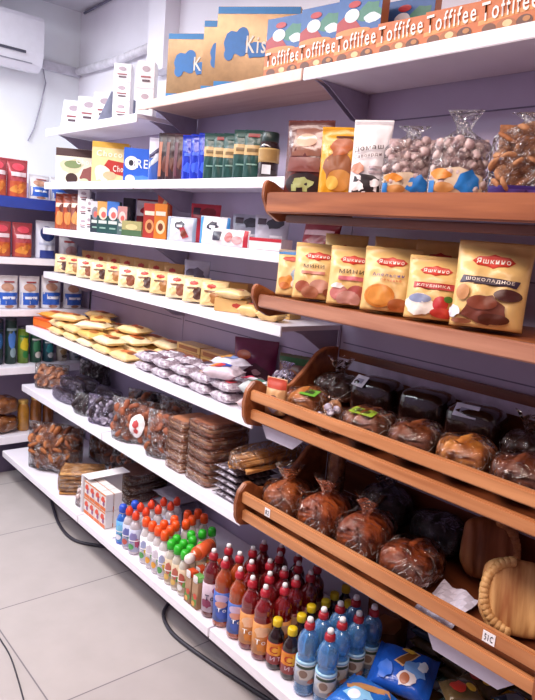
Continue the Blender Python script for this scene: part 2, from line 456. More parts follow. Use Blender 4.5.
# ------------------------------------------------------------------ room shell
def floor_mat():
    m = bpy.data.materials.new('floor_tiles'); m.use_nodes = True; nt = m.node_tree; b = nt.nodes['Principled BSDF']
    tc = nt.nodes.new('ShaderNodeTexCoord'); mp = nt.nodes.new('ShaderNodeMapping')
    mp.inputs['Location'].default_value = (-.735, -2.258, 0)
    br = nt.nodes.new('ShaderNodeTexBrick'); br.offset = 0; br.inputs['Scale'].default_value = 1
    br.inputs['Brick Width'].default_value = .59; br.inputs['Row Height'].default_value = .59; br.inputs['Mortar Size'].default_value = .0028; br.inputs['Mortar Smooth'].default_value = .3
    br.inputs['Color1'].default_value = (*lin('#b9b0ad'), 1); br.inputs['Color2'].default_value = (*lin('#b4aba9'), 1); br.inputs['Mortar'].default_value = (*lin('#7a7378'), 1)
    nz = nt.nodes.new('ShaderNodeTexNoise'); nz.inputs['Scale'].default_value = 9; nz.inputs['Detail'].default_value = 8
    mx = nt.nodes.new('ShaderNodeMixRGB'); mx.blend_type = 'MULTIPLY'; mx.inputs['Fac'].default_value = .18
    nt.links.new(tc.outputs['Object'], mp.inputs['Vector']); nt.links.new(mp.outputs[0], br.inputs['Vector']); nt.links.new(tc.outputs['Object'], nz.inputs['Vector'])
    nt.links.new(br.outputs['Color'], mx.inputs['Color1']); nt.links.new(nz.outputs['Fac'], mx.inputs['Color2']); nt.links.new(mx.outputs[0], b.inputs['Base Color'])
    b.inputs['Roughness'].default_value = .38
    return m
WX = 1.74; YF = 3.87; CZ = 2.68
def slab(name, c, d, m): return single(name, MB().box((0, 0, 0), d, m).build(name), c, kind='structure')
wallm = mat('#f3f7fa', .8, .03, 3., .1); wall2 = mat('#efecf3', .8, .04, 3., .15)
slab('floor', (.27, 1.2, -.05), (3.1, 5.5, .1), floor_mat()); bpy.data.objects['floor'].location = (0, 0, 0)
bpy.data.objects['floor'].data.transform(Matrix.Translation((.27, 1.2, -.05)))
slab('ceiling', (.27, 1.2, CZ+.05), (3.1, 5.5, .1), mat('#d5d3dc', .85, .04, 4.))
slab('wall_right', (WX+.05, 1.2, CZ/2), (.1, 5.5, CZ), wall2)
slab('wall_far', (.27, YF+.05, CZ/2), (3.1, .1, CZ), wallm)
dkw = mat('#7d6f86', .8, .1, 3.)  # for the unseen walls, added for bounce and darkened to deepen the shadows
slab('unseen_wall_left', (-1.28, 1.2, CZ/2), (.1, 5.5, CZ), dkw)
slab('unseen_wall_near', (.27, -1.55, CZ/2), (3.1, .1, CZ), dkw)
# pilaster on the right wall above the shelves, trunking and pipe
slab('trim_1', (WX-.04, 2.86, 2.44), (.078, .15, .47), wall2)
tb = MB().box((1.14, YF-.018, 2.335), (1.19, .034, .05), mat('#c9c7d2', .6))
single('trim_2', tb.build('trunking', .003), kind='structure')
pb = MB().tube([(WX-.03, YF-.06, 2.335), (WX-.03, 3.3, 2.33), (WX-.03, 2.97, 2.345)], .022, mat('#e3dfe6', .5), 10)
single('trim_3', pb.build('pipe'), kind='structure')
# thin loose wire down the far wall
wr = MB().tube([(1.50, YF-.045, 2.35), (1.52, YF-.012, 2.30), (1.535, YF-.01, 2.24), (1.51, YF-.01, 2.12), (1.475, YF-.01, 1.98), (1.44, YF-.01, 1.90)], .004, mat('#a9a6b6', .5), 6)
single('hanging_cord', wr.build('hanging_cord'), label='thin grey wire hanging down the white far wall below the trunking', cat='cable')
wr = MB().tube([(WX-.012, 3.80, 2.66), (WX-.012, 3.55, 2.667), (WX-.012, 3.2, 2.672)], .007, mat('#77748a', .5), 6)
single('wall_cord', wr.build('wall_cord'), label='dark cable running along the top of the right wall under the ceiling', cat='cable')
# floor cables
cb = mat('#2a2530', .45)
def cord(pts, r, label):
    P = [Vector((x, y, r+.001)) for x, y in pts]; Q = []
    for i in range(len(P)-1):
        p0, p1, p2, p3 = P[max(i-1, 0)], P[i], P[i+1], P[min(i+2, len(P)-1)]
        for k in range(6):
            t = k/6; Q.append(.5*((2*p1)+(p2-p0)*t+(2*p0-5*p1+4*p2-p3)*t*t+(3*p1-p0-3*p2+p3)*t**3))
    Q.append(P[-1])
    single('power_cable', MB().tube(Q, r, cb).build('power_cable'), label=label, cat='cable')
cord([(1.384, 3.30), (1.364, 3.221), (1.301, 3.029), (1.239, 2.795), (1.235, 2.615), (1.317, 2.498), (1.37, 2.44), (1.385, 2.36)], .0075, 'black cable looping out under the shelf end with boxed juice cartons')
cord([(1.383, 2.05), (1.336, 1.958), (1.273, 1.9), (1.238, 1.822), (1.229, 1.72), (1.252, 1.538), (1.28, 1.382), (1.30, 1.25), (1.30, 1.0)], .0075, 'black cable looping out under the shelf with red-capped drink bottles')
cord([(.719, 2.12), (.717, 2.08), (.714, 1.97), (.695, 1.845), (.675, 1.738), (.64, 1.55)], .0025, 'thin dark thread lying along the pale floor tiles')

# ------------------------------------------------------------------ air conditioner on the far wall
def build_ac():
    wht = mat('#e6e6ee', .35, .02)
    prof = [(3.84, 0.02), (3.70, 0.0), (3.655, .03), (3.635, .09), (3.635, .25), (3.65, .275), (3.84, .28)]
    body = MB().prism([(y, z) for y, z in prof], -.42, .42, 'x', wht).build('body', .004)
    for v in body.vertices: v.co.y -= 3.84
    slot = MB().box((.22, -.207, .080), (.20, .004, .014), mat('#4a4a58', .4)).build('display_slot', .001)
    flap = MB().box((-.02, -.186, .033), (.76, .012, .004), mat('#8d8d9a', .4)).build('air_flap')
    place([('body', body), ('display_slot', slot), ('air_flap', flap)], 'air_conditioner', (1.02, 3.855, 2.25), 0, 'white wall-mounted air conditioner high on the far wall', 'air conditioner')
build_ac()

# ------------------------------------------------------------------ shelving units
shm = mat('#eae4ee', .35, .03, 8.); panel = mat('#b5a9c4', .5, .05, 5.); rail = mat('#f3eef4', .3, .02); brk = mat('#a29ab0', .5, .05)
pink = wood('#c9a79a', '#b98f84', .4, (40., 3., 40.))
def shelf_mesh(xf, xb, y0, y1, zb, lip, m, rm, name='shelf'):
    sh = MB().box(((xf+xb)/2, (y0+y1)/2, zb+lip-.009), (xb-xf, y1-y0-.004, .017), m).build(name, .001)
    rl = MB().box((xf-.003, (y0+y1)/2, zb+lip/2), (.008, y1-y0-.004, lip), rm).build('price_rail', .002)
    br = []
    for y in (y0+.012, y1-.012):
        br.append(('bracket', MB().prism([(xf+.06, zb+lip-.019), (xb, zb+lip-.019), (xb, zb-.075), (xb-.05, zb-.072), (xf+.10, zb+.004)], y-.0015, y+.0015, 'y', brk).build('bracket')))
    return (name, sh, [('price_rail', rl)]+br)
XB = 1.688
def unit(y0, y1, shelves, label, base_x=1.206, top=2.02, far=False, ups=(1,), seams=()):
    parts = []
    bp = MB().box((1.697, (y0+y1)/2, top/2+.04), (.010, y1-y0-.002, top-.08), panel)
    for z in seams: bp.box((1.6915, (y0+y1)/2, z), (.002, y1-y0-.03, .004), mat('#6f6680', .6))
    parts.append(('back_panel', bp.build('back_panel')))
    for y in ((y0+.001, y1-.001) if len(ups) == 2 else (y1-.001,)):
        parts.append(('upright', MB().box((1.715, y, top/2), (.022, .03, top), brk).build('upright')))
    for xf, z, lip, m, rm in shelves: parts.append(shelf_mesh(xf, XB, y0, y1, z, lip, m, rm))
    parts.append(('kick_plate', MB().box((base_x+.20, (y0+y1)/2, .068), (.012, y1-y0-.004, .134), mat('#7d7390', .5)).build('kick_plate')))
    place(parts, 'shelving_unit', (0, 0, 0), 0, label, 'shelves')
unit(2.52, 3.49, [(1.206, .142, .035, shm, rail), (1.305, .511, .037, shm, rail), (1.32, .844, .036, shm, rail), (1.41, 1.145, .035, shm, rail), (1.40, 1.383, .035, shm, rail), (1.40, 1.620, .035, shm, rail), (1.40, 1.894, .036, shm, rail)],
     'white metal shelving unit in the far corner with lowered top shelf', seams=(.70, 1.05, 1.30), ups=(1, 1))
unit(1.52, 2.518, [(1.206, .142, .035, shm, rail), (1.305, .511, .037, shm, rail), (1.32, .844, .036, shm, rail), (1.41, 1.145, .035, shm, rail), (1.40, 1.383, .035, shm, rail), (1.40, 1.620, .035, shm, rail), (1.40, 1.940, .035, pink, mat('#e8c4b4', .4))],
     'white metal shelving unit in the middle with wood-toned top shelf', seams=(.70, 1.05, 1.30))
unit(.50, 1.518, [(1.206, .142, .035, shm, rail), (1.40, 1.938, .036, shm, rail)],
     'white metal shelving unit carrying the four wooden bread trays', seams=(.70, 1.12, 1.4, 1.865), ups=(1, 1))
# slanted divider plate at the end of the lowered top shelf
single('shelf_divider', MB().prism([(1.405, 1.932), (1.66, 1.932), (1.66, 2.05), (1.47, 2.075)], 2.905, 2.910, 'y', mat('#8f93a8', .4)).build('shelf_divider'), label='grey slanted divider plate standing on the top shelf beside white cartons', cat='divider')

def far_unit():
    parts = [('back_panel', MB().box((1.20, 3.845, .85), (1.02, .012, 1.62), panel).build('back_panel'))]
    blue = mat('#2a3f96', .4, .05)
    for i, (z, lip, dep) in enumerate([(1.506, .058, .30), (1.210, .036, .30), (.928, .036, .30), (.604, .042, .30), (.200, .045, .34)]):
        yf = 3.50 if i < 4 else 3.52
        sh = MB().box((1.20, (yf+3.838)/2, z+lip-.009), (1.0, 3.838-yf, .017), shm).build('shelf', .001)
        rl = MB().box((1.20, yf-.003, z+lip/2), (1.0, .008, lip), blue if i == 0 else rail).build('price_rail', .002)
        parts.append(('shelf', sh, [('price_rail', rl)]))
    for x in (.70, 1.703): parts.append(('upright', MB().box((x, 3.69, .83), (.012, .29, 1.66), mat('#a79db8', .5)).build('upright')))
    parts.append(('kick_plate', MB().box((1.20, 3.62, .09), (1.0, .012, .18), mat('#5f5570', .5)).build('kick_plate')))
    place(parts, 'shelving_unit', (0, 0, 0), 0, 'shelving unit on the far wall with a blue front on its top shelf', 'shelves')
far_unit()

# ------------------------------------------------------------------ wooden bread trays
wd = wood('#a8653c', '#7c4224', .32, (30., 2.2, 30.)); wdl = wood('#cf8f5e', '#a9683c', .32, (30., 2.2, 30.)); wdd = wood('#7c4124', '#572814', .4, (20., 3., 20.))
wdp = wood('#bf8a70', '#9a6650', .18, (30., 2.2, 30.)); traym = mat('#cfc6d6', .4, .04)
Y0, Y1 = .485, 1.502
def tray(kind, label):
    parts = []; yc = (Y0+Y1)/2; L = Y1-Y0-.02
    if kind in (1, 2):
        zf = 1.589 if kind == 1 else 1.285; h = .06 if kind == 1 else .040
        parts.append(('base_board', MB().box((1.475, yc, zf-.009 if kind == 1 else zf-.007), (.37, L, .014), wd).build('base_board')))
        parts.append(('front_board', MB().box((1.278, yc, zf-h/2+.004), (.02, L, h), wd if kind == 1 else wdp).build('front_board', .004)))
        if kind == 1: parts.append(('lower_rail', MB().box((1.32, yc-.02, 1.520), (.03, L-.06, .022), wdd).build('lower_rail', .003)))
        z0 = zf
        pr = [(1.262, z0-.01), (1.263, z0+.025), (1.272, z0+.040), (1.30, z0+.035), (1.36, z0+.008), (1.66, z0+.006), (1.66, z0-.05), (1.40, z0-.068), (1.33, z0-.078), (1.285, z0-.055)]
        if kind == 2: pr = [(1.252, z0-.005), (1.254, z0+.022), (1.266, z0+.035), (1.29, z0+.028), (1.35, z0+.004), (1.66, z0+.002), (1.66, z0-.04), (1.40, z0-.06), (1.32, z0-.066), (1.275, z0-.045)]
        for y in (Y1, Y0): parts.append(('end_panel', MB().prism(pr, y-.009, y+.009, 'y', wd).build('end_panel', .003)))
    else:
        za, zb = ((.988, .953), (.925, .891)) if kind == 3 else ((.650, .612), (.588, .552))
        for t, b, x in ((za[0], za[1], 1.278), (zb[0], zb[1], 1.284)):
            parts.append(('front_slat', MB().box((x, yc, (t+b)/2), (.017, L, t-b), wdl).build('front_slat', .004)))
        zb0 = zb[1]+.004
        parts.append(('base_board', MB().prism([(1.295, zb0), (1.66, zb0+.055), (1.66, zb0+.043), (1.295, zb0-.012)], Y0+.012, Y1-.012, 'y', wdd).build('base_board')))
        bt = zb0+.055
        parts.append(('back_board', MB().box((1.668, yc, bt+.075), (.012, L, .15), wdd).build('back_board')))
        parts.append(('price_strip', MB().box((1.659, yc, bt+(.125 if kind == 4 else .105)), (.004, L*.995, .034), mat('#b3a8c0', .4)).build('price_strip')))
        o = za[0]-.988
        pr = [(1.272, .873), (1.256, .90), (1.252, .945), (1.262, .988), (1.285, 1.012), (1.31, 1.012), (1.35, .985), (1.40, .975), (1.45, .99), (1.50, 1.03), (1.56, 1.09), (1.60, 1.108), (1.66, 1.108), (1.66, .90), (1.45, .868), (1.32, .862)]
        pr = [(x, z+o) for x, z in pr]
        for y in (Y1, Y0): parts.append(('end_panel', MB().prism(pr, y-.010, y+.010, 'y', wd).build('end_panel', .003)))
        # white metal support pans below the tray
        zz = zb[1]-.012
        for a, b, hh in ((Y1-.02, .845, .016), (.80, .545, .050)) if kind == 4 else ((Y1-.02, Y1-.22, .045),):
            parts.append(('support_pan', MB().prism([(a, zz), (b, zz), (b+.05, zz-hh), (a-.03, zz-hh)], 1.318, 1.322, 'x', traym).build('support_pan')))
        if kind == 4:
            def tag(y, t, w, hh=.026):
                F = lambda x, z, of: (1.2675-of, y-x, .630-.013+z)
                me = MB().box((1.2685, y, .630), (.0012, w, hh), mat('#f3eef0', .4)).build('price_tag')
                return ('price_tag', me, decals(F, w, .026, [('lettering', 'text', (t, 0, .5, .68, .58), '#2a2228')], .0003))
            parts.append(tag(1.362, '82', .024)); parts.append(tag(.610, '51C', .030))
    place(parts, 'bread_tray', (0, 0, 0), 0, label, 'bread tray')
tray(1, 'topmost wooden tray, holding clear bags of cookies under the white top shelf')
tray(2, 'wooden tray holding the row of large yellow cookie bags')
tray(3, 'slatted wooden bread tray below the yellow cookie bags')
tray(4, 'lowest slatted wooden bread tray, above the drink bottles, with two white price tags')

# ================================================================== products
Z1, Z2, Z3, Z4, Z5, Z6, Z7 = .1775, .5485, .8805, 1.1805, 1.4185, 1.6555, 1.9755
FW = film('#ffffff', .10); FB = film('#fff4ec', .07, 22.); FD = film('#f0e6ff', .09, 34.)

# ---------------- top shelf: slanted white cartons, tall white cartons, gold boxes, nut-caramel boxes
def wcart(w, d, h, n=1):
    ds = []
    for i in range(n):
        b = i/n; k = 1/n
        ds += [('front_print', 'ell', (.0, b+.72*k, .22, .10*k), '#b9a5ae'), ('front_print', 'rect', (-.28, b+.40*k, .28, b+.46*k), '#a05a5e'), ('front_print', 'rect', (-.2, b+.25*k, .25, b+.33*k), '#5c4650'), ('front_print', 'rect', (-.5, b+.005, .5, b+.012), '#b5aab5')]
    return carton(w, d, h, '#f4f0f1', ds)
for i, (y, lb) in enumerate([(3.40, 'white carton leaning back on the top shelf, farthest of three beside the far wall'), (3.22, 'white carton leaning back on the top shelf, middle one of three'), (3.04, 'white carton leaning back on the top shelf, beside the grey divider plate')]):
    place(wcart(.115, .03, .165), 'carton', (1.50, y, 1.933), face(52), lb, 'carton', 'leaning white cartons on the top shelf', tilt=-20)
for y, x, w, n, h, f, lb in [(2.80, 1.475, .078, 3, .245, 48, 'tall narrow stack-printed white carton on the top shelf, just past the slanted divider'),
                          (2.59, 1.475, .075, 2, .225, 48, 'tall white carton with dark print standing nearer the gold boxes on the top shelf')]:
    place(wcart(w, .07, h, n), 'carton', (x, y, 1.931 if y > 2.53 else Z7), face(f), lb, 'carton')
place(carton(.07, .05, .13, '#f6f2f2'), 'carton', (1.60, 2.80, 1.931), face(50), 'plain white box behind the tall white cartons on the top shelf', 'carton')
place(carton(.08, .04, .15, '#f1eef2'), 'carton', (1.575, 2.44, Z7), face(50), 'plain white box partly hidden behind the first gold box', 'carton')
def goldbox(h):
    ds = [('top_band', 'rect', (-.5, .91, .5, 1.0), '#2380bf'), ('bottom_band', 'rect', (-.5, 0, .5, .085), '#2380bf'),
          ('emblem', 'poly', blob(-.25, .55, .14, .17, 3, 16, .30), '#1a70b8'), ('emblem', 'ell', (-.33, .42, .06, .08), '#1a70b8'), ('emblem', 'ell', (-.17, .66, .07, .09), '#1a70b8'), ('emblem', 'poly', blob(.02, .47, .17, .10, 5), '#1a70b8'),
          ('lettering', 'text', ('Kis', .0, .54, .24, .21), '#ece6da'), ('small_lettering', 'text', ('FIN', .28, .40, .14, .07), '#d8ccb0')]
    c = carton(.30, .028, h, '#b08d58', ds, .3)
    c[0][1].materials[0] = mat('#9c7c58', .24, .10, 40., .05, .30)
    return c
for h, (x, y), lb in zip([.248, .250, .275], [(1.520, 2.235), (1.520, 1.990), (1.508, 1.892)], ['flat gold and blue box on the top shelf, farthest of three', 'flat gold and blue box on the top shelf, mostly hidden between two others', 'flat gold and blue box with glare, right behind the first caramel box']):
    place(goldbox(h), 'gift_box', (x, y, Z7), face(35), lb, 'box', 'gold and blue boxes on the top shelf')
def tofbox(tall):
    w, h = .153, .185 if tall else .088; s = .088/h
    ds = [('front_print', 'rect', (-.5, 0, .5, s*1.0), '#c8692a')]
    if tall:
        ds = [('front_print', 'rect', (-.5, 0, .5, 1), '#2d5fa0'), ('winter_print', 'poly', blob(.24, .70, .26, .16, 2), '#3f7f6a'), ('winter_print', 'poly', blob(.30, .62, .18, .07, 6), '#d4e4ec'),
              ('winter_print', 'poly', [(-.5, .38), (-.5, .62), (-.34, .70), (-.1, .66), (.08, .5), (.05, .40)], '#a8242c'), ('winter_print', 'ell', (-.16, .70, .17, .10), '#e6e6ea'), ('winter_print', 'ell', (-.12, .86, .14, .05), '#b42a32'), ('front_print', 'rect', (-.5, 0, .5, .46), '#c8692a'), ('front_print', 'ell', (-.1, .46, .4, .05), '#d98a45')]
    ds += [('front_print', 'poly', [(-.5, s*.42), (.5, s*.62), (.5, s*.50), (-.5, s*.30)], '#e39a52'),
           ('nut_print', 'ell', (-.30, s*.17, .12, s*.15), '#6a3416'), ('nut_print', 'ell', (-.02, s*.2, .16, s*.17), '#a8622c'), ('nut_print', 'ell', (.27, s*.22, .13, s*.16), '#5a2a14'), ('nut_print', 'ell', (.0, s*.24, .08, s*.09), '#e6c48e'), ('nut_print', 'ell', (.3, s*.27, .06, s*.07), '#b8793c'),
           ('lettering', 'text', ('Toffifee', .0, s*.68, .90, s*.50, .07), '#f7f1ea')]
    return carton(w, .036, h, '#c06a30', ds, .35)
tt, ts = tofbox(True), tofbox(False)
for (y, f, k), lb in zip([(1.668, 10, 1), (1.508, 8, 1), (1.352, 6, 1), (1.194, 5, 0), (1.036, 4, 0), (.878, 3, 0)],
        ['tall caramel box with winter print standing in front of the gold box', 'tall caramel box with winter print above the shelf joint, second of the tall ones', 'tall caramel box with winter print, last tall one before the low boxes',
         'low orange caramel box, first of three next to the tall boxes', 'low orange caramel box in the middle of the three low ones', 'low orange caramel box at the right end of the top shelf']):
    place(tt if k else ts, 'chocolate_box', (1.455, y, Z7+.0005), face(f), lb, 'chocolate box', 'caramel boxes on the top shelf')
place(tt, 'chocolate_box', (1.56, 1.255, Z7+.0005), face(8), 'tall caramel box with winter print standing behind the low boxes', 'chocolate box', 'caramel boxes on the top shelf')

# ---------------- shelf of cocoa boxes, dark bags, blue bags, coffee
def place_at(tpl, name, x, y, z, f, lb, cat, group=None, tilt=0): return place(tpl, name, (x, y, z), face(f), lb, cat, group, tilt)
cb1 = carton(.225, .05, .185, '#efe2c8', [('front_print', 'rect', (-.5, .78, .5, 1), '#4a2a26'), ('front_print', 'poly', blob(-.12, .5, .28, .2, 1), '#d9c9a4'), ('front_print', 'ell', (-.1, .56, .2, .11), '#7c8a58'), ('front_print', 'ell', (-.12, .17, .14, .15), '#3a1c18'), ('front_print', 'poly', blob(.27, .3, .2, .22, 4), '#8a4a44'), ('front_print', 'ell', (.18, .12, .1, .08), '#c9d0a8'),
      ('lettering', 'text', ('Choco', .22, .66, .48, .16), '#f3e9e0')])
place_at(cb1, 'cereal_box', 1.525, 3.36, Z6, 52, 'cream and brown cereal box with chocolate picture at the far end of its shelf', 'cereal box')
cb2 = carton(.175, .05, .195, '#ecd194', [('front_print', 'rect', (-.5, .86, .5, 1), '#e0a83a'), ('front_print', 'poly', [(-.25, .3), (.5, .2), (.5, .52), (-.05, .58)], '#b92a22'), ('front_print', 'poly', blob(-.2, .25, .26, .2, 8), '#f4e8d0'), ('front_print', 'ell', (.0, .2, .18, .1), '#d9b48a'),
      ('lettering', 'text', ('Choco', -.02, .72, .7, .14), '#fbf2dc'), ('small_lettering', 'text', ('Choc', .27, .38, .36, .15), '#f7ead8')])
place_at(cb2, 'cereal_box', 1.51, 2.96, Z6, 52, 'yellow cereal box with red banner beside the blue cookie box', 'cereal box')
ob = carton(.155, .05, .150, '#1f62d0', [('front_print', 'poly', blob(0, .12, .4, .1, 3), '#4d8ae6'), ('front_print', 'ell', (-.3, .1, .14, .12), '#e9e4f0'), ('front_print', 'ell', (-.27, .56, .2, .2), '#f4f2f6'), ('front_print', 'ell', (-.27, .56, .10, .11), '#2c2a38'),
      ('lettering', 'text', ('OREO', .03, .56, .84, .26), '#f8f6fa')])
place_at(ob, 'cookie_box', 1.505, 2.655, Z6, 55, 'bright blue cookie box with big white lettering beside the yellow box', 'cookie box')
place_at(pouch(.062, .035, .19, '#d9d6e6', [('front_print', 'rect', (-.45, .0, .45, .55), '#2f55a8'), ('front_print', 'poly', [(-.45, .45), (.45, .72), (.45, .58), (-.45, .3)], '#c9ccd8'), ('front_print', 'poly', [(-.45, .62), (.45, .86), (.45, .76), (-.45, .52)], '#3a2f58')], 21), 'pouch', 1.50, 2.525, Z6, 50, 'narrow white and blue striped pouch between blue box and dark bags', 'pouch')
for i, (y, col, bn, lb) in enumerate([(2.445, '#2e1b24', '#b06a4c', 'dark chocolate pouch with copper stripe, first after the striped pouch'), (2.385, '#3a2026', '#7d4438', 'dark brown pouch, second after the striped pouch'), (2.322, '#43222a', '#5e2c38', 'dark wine-coloured pouch next to the blue bags')]):
    place_at(pouch(.068, .035, .205-.005*i, col, [('front_print', 'rect', (-.42, .12, -.2, .82), bn), ('front_print', 'poly', blob(.1, .38, .25, .16, i), '#6a3a30')], 30+i, bump=.3), 'pouch', 1.50, y, Z6, 40, lb, 'pouch')
for i, (y, lb) in enumerate([(2.262, 'shiny deep blue bag, first of three beside the dark pouches'), (2.205, 'shiny deep blue bag, middle one of three'), (2.148, 'shiny deep blue bag next to the green coffee packs')]):
    place_at(pouch(.066, .033, .185, '#1e35b0', [('front_print', 'poly', blob(0, .3, .3, .12, i+2), '#2f57d8'), ('stripe', 'rect', (-.3, .55, .3, .62), '#4a6ae0')], 40+i, rough=.2), 'pouch', 1.50, y, Z6, 38, lb, 'pouch', 'blue bags')
cof = [pouch(.070, .034, .178-.004*i, '#1d463f', [('gold_band', 'rect', (-.46, .52-.02*i, .46, .72-.02*i), '#c3a068'), ('gold_band', 'rect', (-.3, .58-.02*i, .3, .65-.02*i), '#7e6338'), ('top_mark', 'rect', (-.3, .86, .3, .93), '#8f2f30' if i % 2 else '#20504a'), ('front_print', 'rect', (-.25, .30, .3, .33), '#7fa598')], 50+i, rough=.28) for i in range(3)]
for i, (y, lb) in enumerate([(2.085, 'dark green coffee pack with gold band, first after the blue bags'), (2.025, 'dark green coffee pack with gold band, second after the blue bags'), (1.962, 'dark green coffee pack with gold band, third after the blue bags'), (1.900, 'dark green coffee pack with gold band, fourth after the blue bags'), (1.838, 'dark green coffee pack with gold band, right before the coffee jar')]):
    place_at(cof[i % 3], 'coffee_pack', 1.485, y, Z6, 36, lb, 'coffee', 'green coffee packs')
jar = [('jar', MB().lathe([(.030, 0), (.034, .004), (.035, .05), (.031, .075), (.035, .10), (.030, .118), (.026, .122)], mat('#2c1a17', .1, .1, 20., 0, 0, .6), 16).build('jar')), cyl_label(.0358, .052, .098, '#c9a86c', [('front_print', 'rect', (-.5, .1, .5, .9), '#a8844c')]),
       ('lid', MB().lathe([(.029, .1185), (.030, .121), (.030, .148), (.027, .151)], mat('#22332f', .35), 16).build('lid')), ('painted_glint', MB().box((0, -.0362, .028), (.03, .001, .03), mat('#dfe3e6', .3)).build('painted_glint'))]  # last piece: pale square painted as a glint on the glass
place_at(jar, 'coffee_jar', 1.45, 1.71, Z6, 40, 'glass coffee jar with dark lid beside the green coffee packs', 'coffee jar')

# ---------------- top wooden tray
choc = cookie_mesh(.020, .012, '#6d3826', '#4b2418'); tan = cookie_mesh(.021, .014, '#c08a5e', '#9a6440'); pinkc = lump_mesh(.019, '#dcc4c0', '#a98c8e', 1); pinkc2 = lump_mesh(.016, '#e6d6d2', '#b89c9c', 5); big = cookie_mesh(.034, .014, '#a8693a', '#7d4522')
ZA = 1.5895
place_at(pouch(.148, .06, .215, '#5c2b26', [('label', 'poly', [(-.30, .52), (.30, .52), (.34, .60), (.32, .86), (.1, .90), (-.28, .88)], '#8a5c4c', .15), ('label', 'ell', (-.02, .73, .22, .09), '#d9b49c', .15), ('oval_label', 'ell', (.02, .15, .40, .15), '#2a1512'), ('oval_label', 'poly', blob(.0, .16, .26, .07, 12, 14, .35), '#a3a86a'), ('oval_label', 'rect', (-.22, .05, -.1, .14), '#a3a86a'), ('oval_label', 'rect', (.02, .05, .12, .13), '#a3a86a'),
     ('sticks_print', 'poly', [(-.36, .31), (.36, .31), (.33, .36), (.36, .42), (.30, .5), (-.32, .5), (-.35, .4)], '#7d4238')], 61, rough=.22, bump=.5), 'snack_bag', 1.350, 1.412, ZA, 22, 'dark red-brown snack bag with green animal emblem at the tray end', 'snack bag')
place_at(pouch(.115, .06, .187, '#d99a1e', [('picture', 'poly', blob(.05, .40, .36, .28, 9), '#8a4a1c'), ('picture', 'poly', blob(.06, .70, .28, .14, 5), '#a6521c'), ('picture', 'ell', (.12, .22, .3, .16), '#c58438'), ('picture', 'ell', (-.05, .18, .16, .1), '#e6b74e'), ('picture', 'rect', (-.1, .84, .36, .87), '#5c2a14')], 62, rough=.25), 'snack_bag', 1.352, 1.288, ZA, 26, 'golden yellow snack bag beside the dark red-brown bag', 'snack bag')
place_at(pouch(.105, .06, .198, '#ebe6e8', [('front_print', 'poly', [(-.5, 0), (.5, 0), (.46, .26), (-.46, .30)], '#2c2226'), ('front_print', 'poly', blob(-.2, .12, .17, .07, 3), '#efe9ea'), ('front_print', 'poly', blob(.22, .17, .14, .06, 7), '#efe9ea'), ('front_print', 'poly', blob(-.25, .36, .2, .07, 4), '#c98f76'), ('front_print', 'rect', (.05, .3, .4, .33), '#b8a5a8'), ('front_print', 'rect', (.05, .36, .4, .39), '#b8a5a8'),
     ('lettering', 'text', ('Домаш', -.02, .62, .74, .08, .15), '#4a3a3c'), ('small_lettering', 'text', ('Савоярди', -.02, .52, .7, .06, .15), '#6a5658')], 63, rough=.35), 'snack_bag', 1.355, 1.178, ZA, 28, 'white pointed cookie bag with black and white print at its base', 'snack bag')
lab1 = lambda P, w, h: decals(lambda x, z, o: P(x, z, -1, o), w, h, [('label', 'poly', [(-.46, .02), (.44, .02), (.42, .24), (.05, .34), (-.44, .30)], '#d8c2a6'), ('label', 'poly', blob(.20, .17, .20, .13, 4), '#1f78c8'), ('label', 'poly', blob(-.25, .25, .17, .06, 6), '#e08a2c'), ('label', 'ell', (-.18, .10, .18, .06), '#c88c50'), ('label', 'rect', (-.44, .02, -.34, .18), '#2a7ac4')], .002)
b = filled_bag(.140, .085, .178, [(pinkc, .02), (pinkc2, .017)], 70, .90, n=60, fill=.78, core=('#cdb4b2', '#9c8084'))
place_filled(b, 'cookie_bag', (1.375, 1.060, ZA), face(30), 'clear bag of pale pinkish cookies beside the white pointed bag', 'cookie bag', 'cookie', 'clear cookie bags on the top tray', lab1(b[2], .14, .178))
b = filled_bag(.142, .085, .205, [(pinkc, .02), (pinkc2, .017)], 71, .80, n=60, fill=.64, core=('#cdb4b2', '#9c8084'))
place_filled(b, 'cookie_bag', (1.375, .915, ZA), face(26), 'clear bag of pale cookies with a tied top, middle of the three', 'cookie bag', 'cookie', 'clear cookie bags on the top tray', lab1(b[2], .142, .205))
b = filled_bag(.160, .10, .185, [(big, .034), (tan, .021)], 72, .92, n=30, fill=.82, core=('#a06840', '#6e4024'))
place_filled(b, 'cookie_bag', (1.380, .745, ZA), face(24), 'clear bag of big brown biscuits with a purple base at the tray end', 'cookie bag', 'cookie', 'clear cookie bags on the top tray', decals(lambda x, z, o: b[2](x, z, -1, o), .16, .185, [('label', 'rect', (-.46, .01, .46, .13), '#3a2470'), ('label', 'rect', (-.2, .04, .2, .09), '#5a48a0')], .002))

# ---------------- tea shelf
for i, (x, y, lb) in enumerate([(1.475, 3.435, 'orange and brown cracker pack at the far end of the tea shelf'), (1.475, 3.335, 'orange and brown cracker pack, second from the far end of the tea shelf'), (1.475, 3.235, 'brown cracker pack beside the tall white carton')]):
    place_at(pouch(.075, .05, .185, ['#b4512c', '#a84a2c', '#8c4a3a'][i], [('front_print', 'poly', blob(0, .32, .3, .2, i), '#d98c4a'), ('front_print', 'rect', (-.4, .62, .4, .74), '#e9cdb4'), ('front_print', 'ell', (.1, .6, .2, .12), '#6d2a1c')], 80+i), 'cracker_pack', x, y, Z5, 45, lb, 'cracker pack')
place_at(wcart(.058, .05, .205, 3), 'carton', 1.465, 3.140, Z5, 55, 'tall white printed carton on the tea shelf', 'carton')
place_at(wcart(.035, .04, .160, 2), 'carton', 1.46, 3.065, Z5, 55, 'smaller white carton leaning against the tall one on the tea shelf', 'carton')
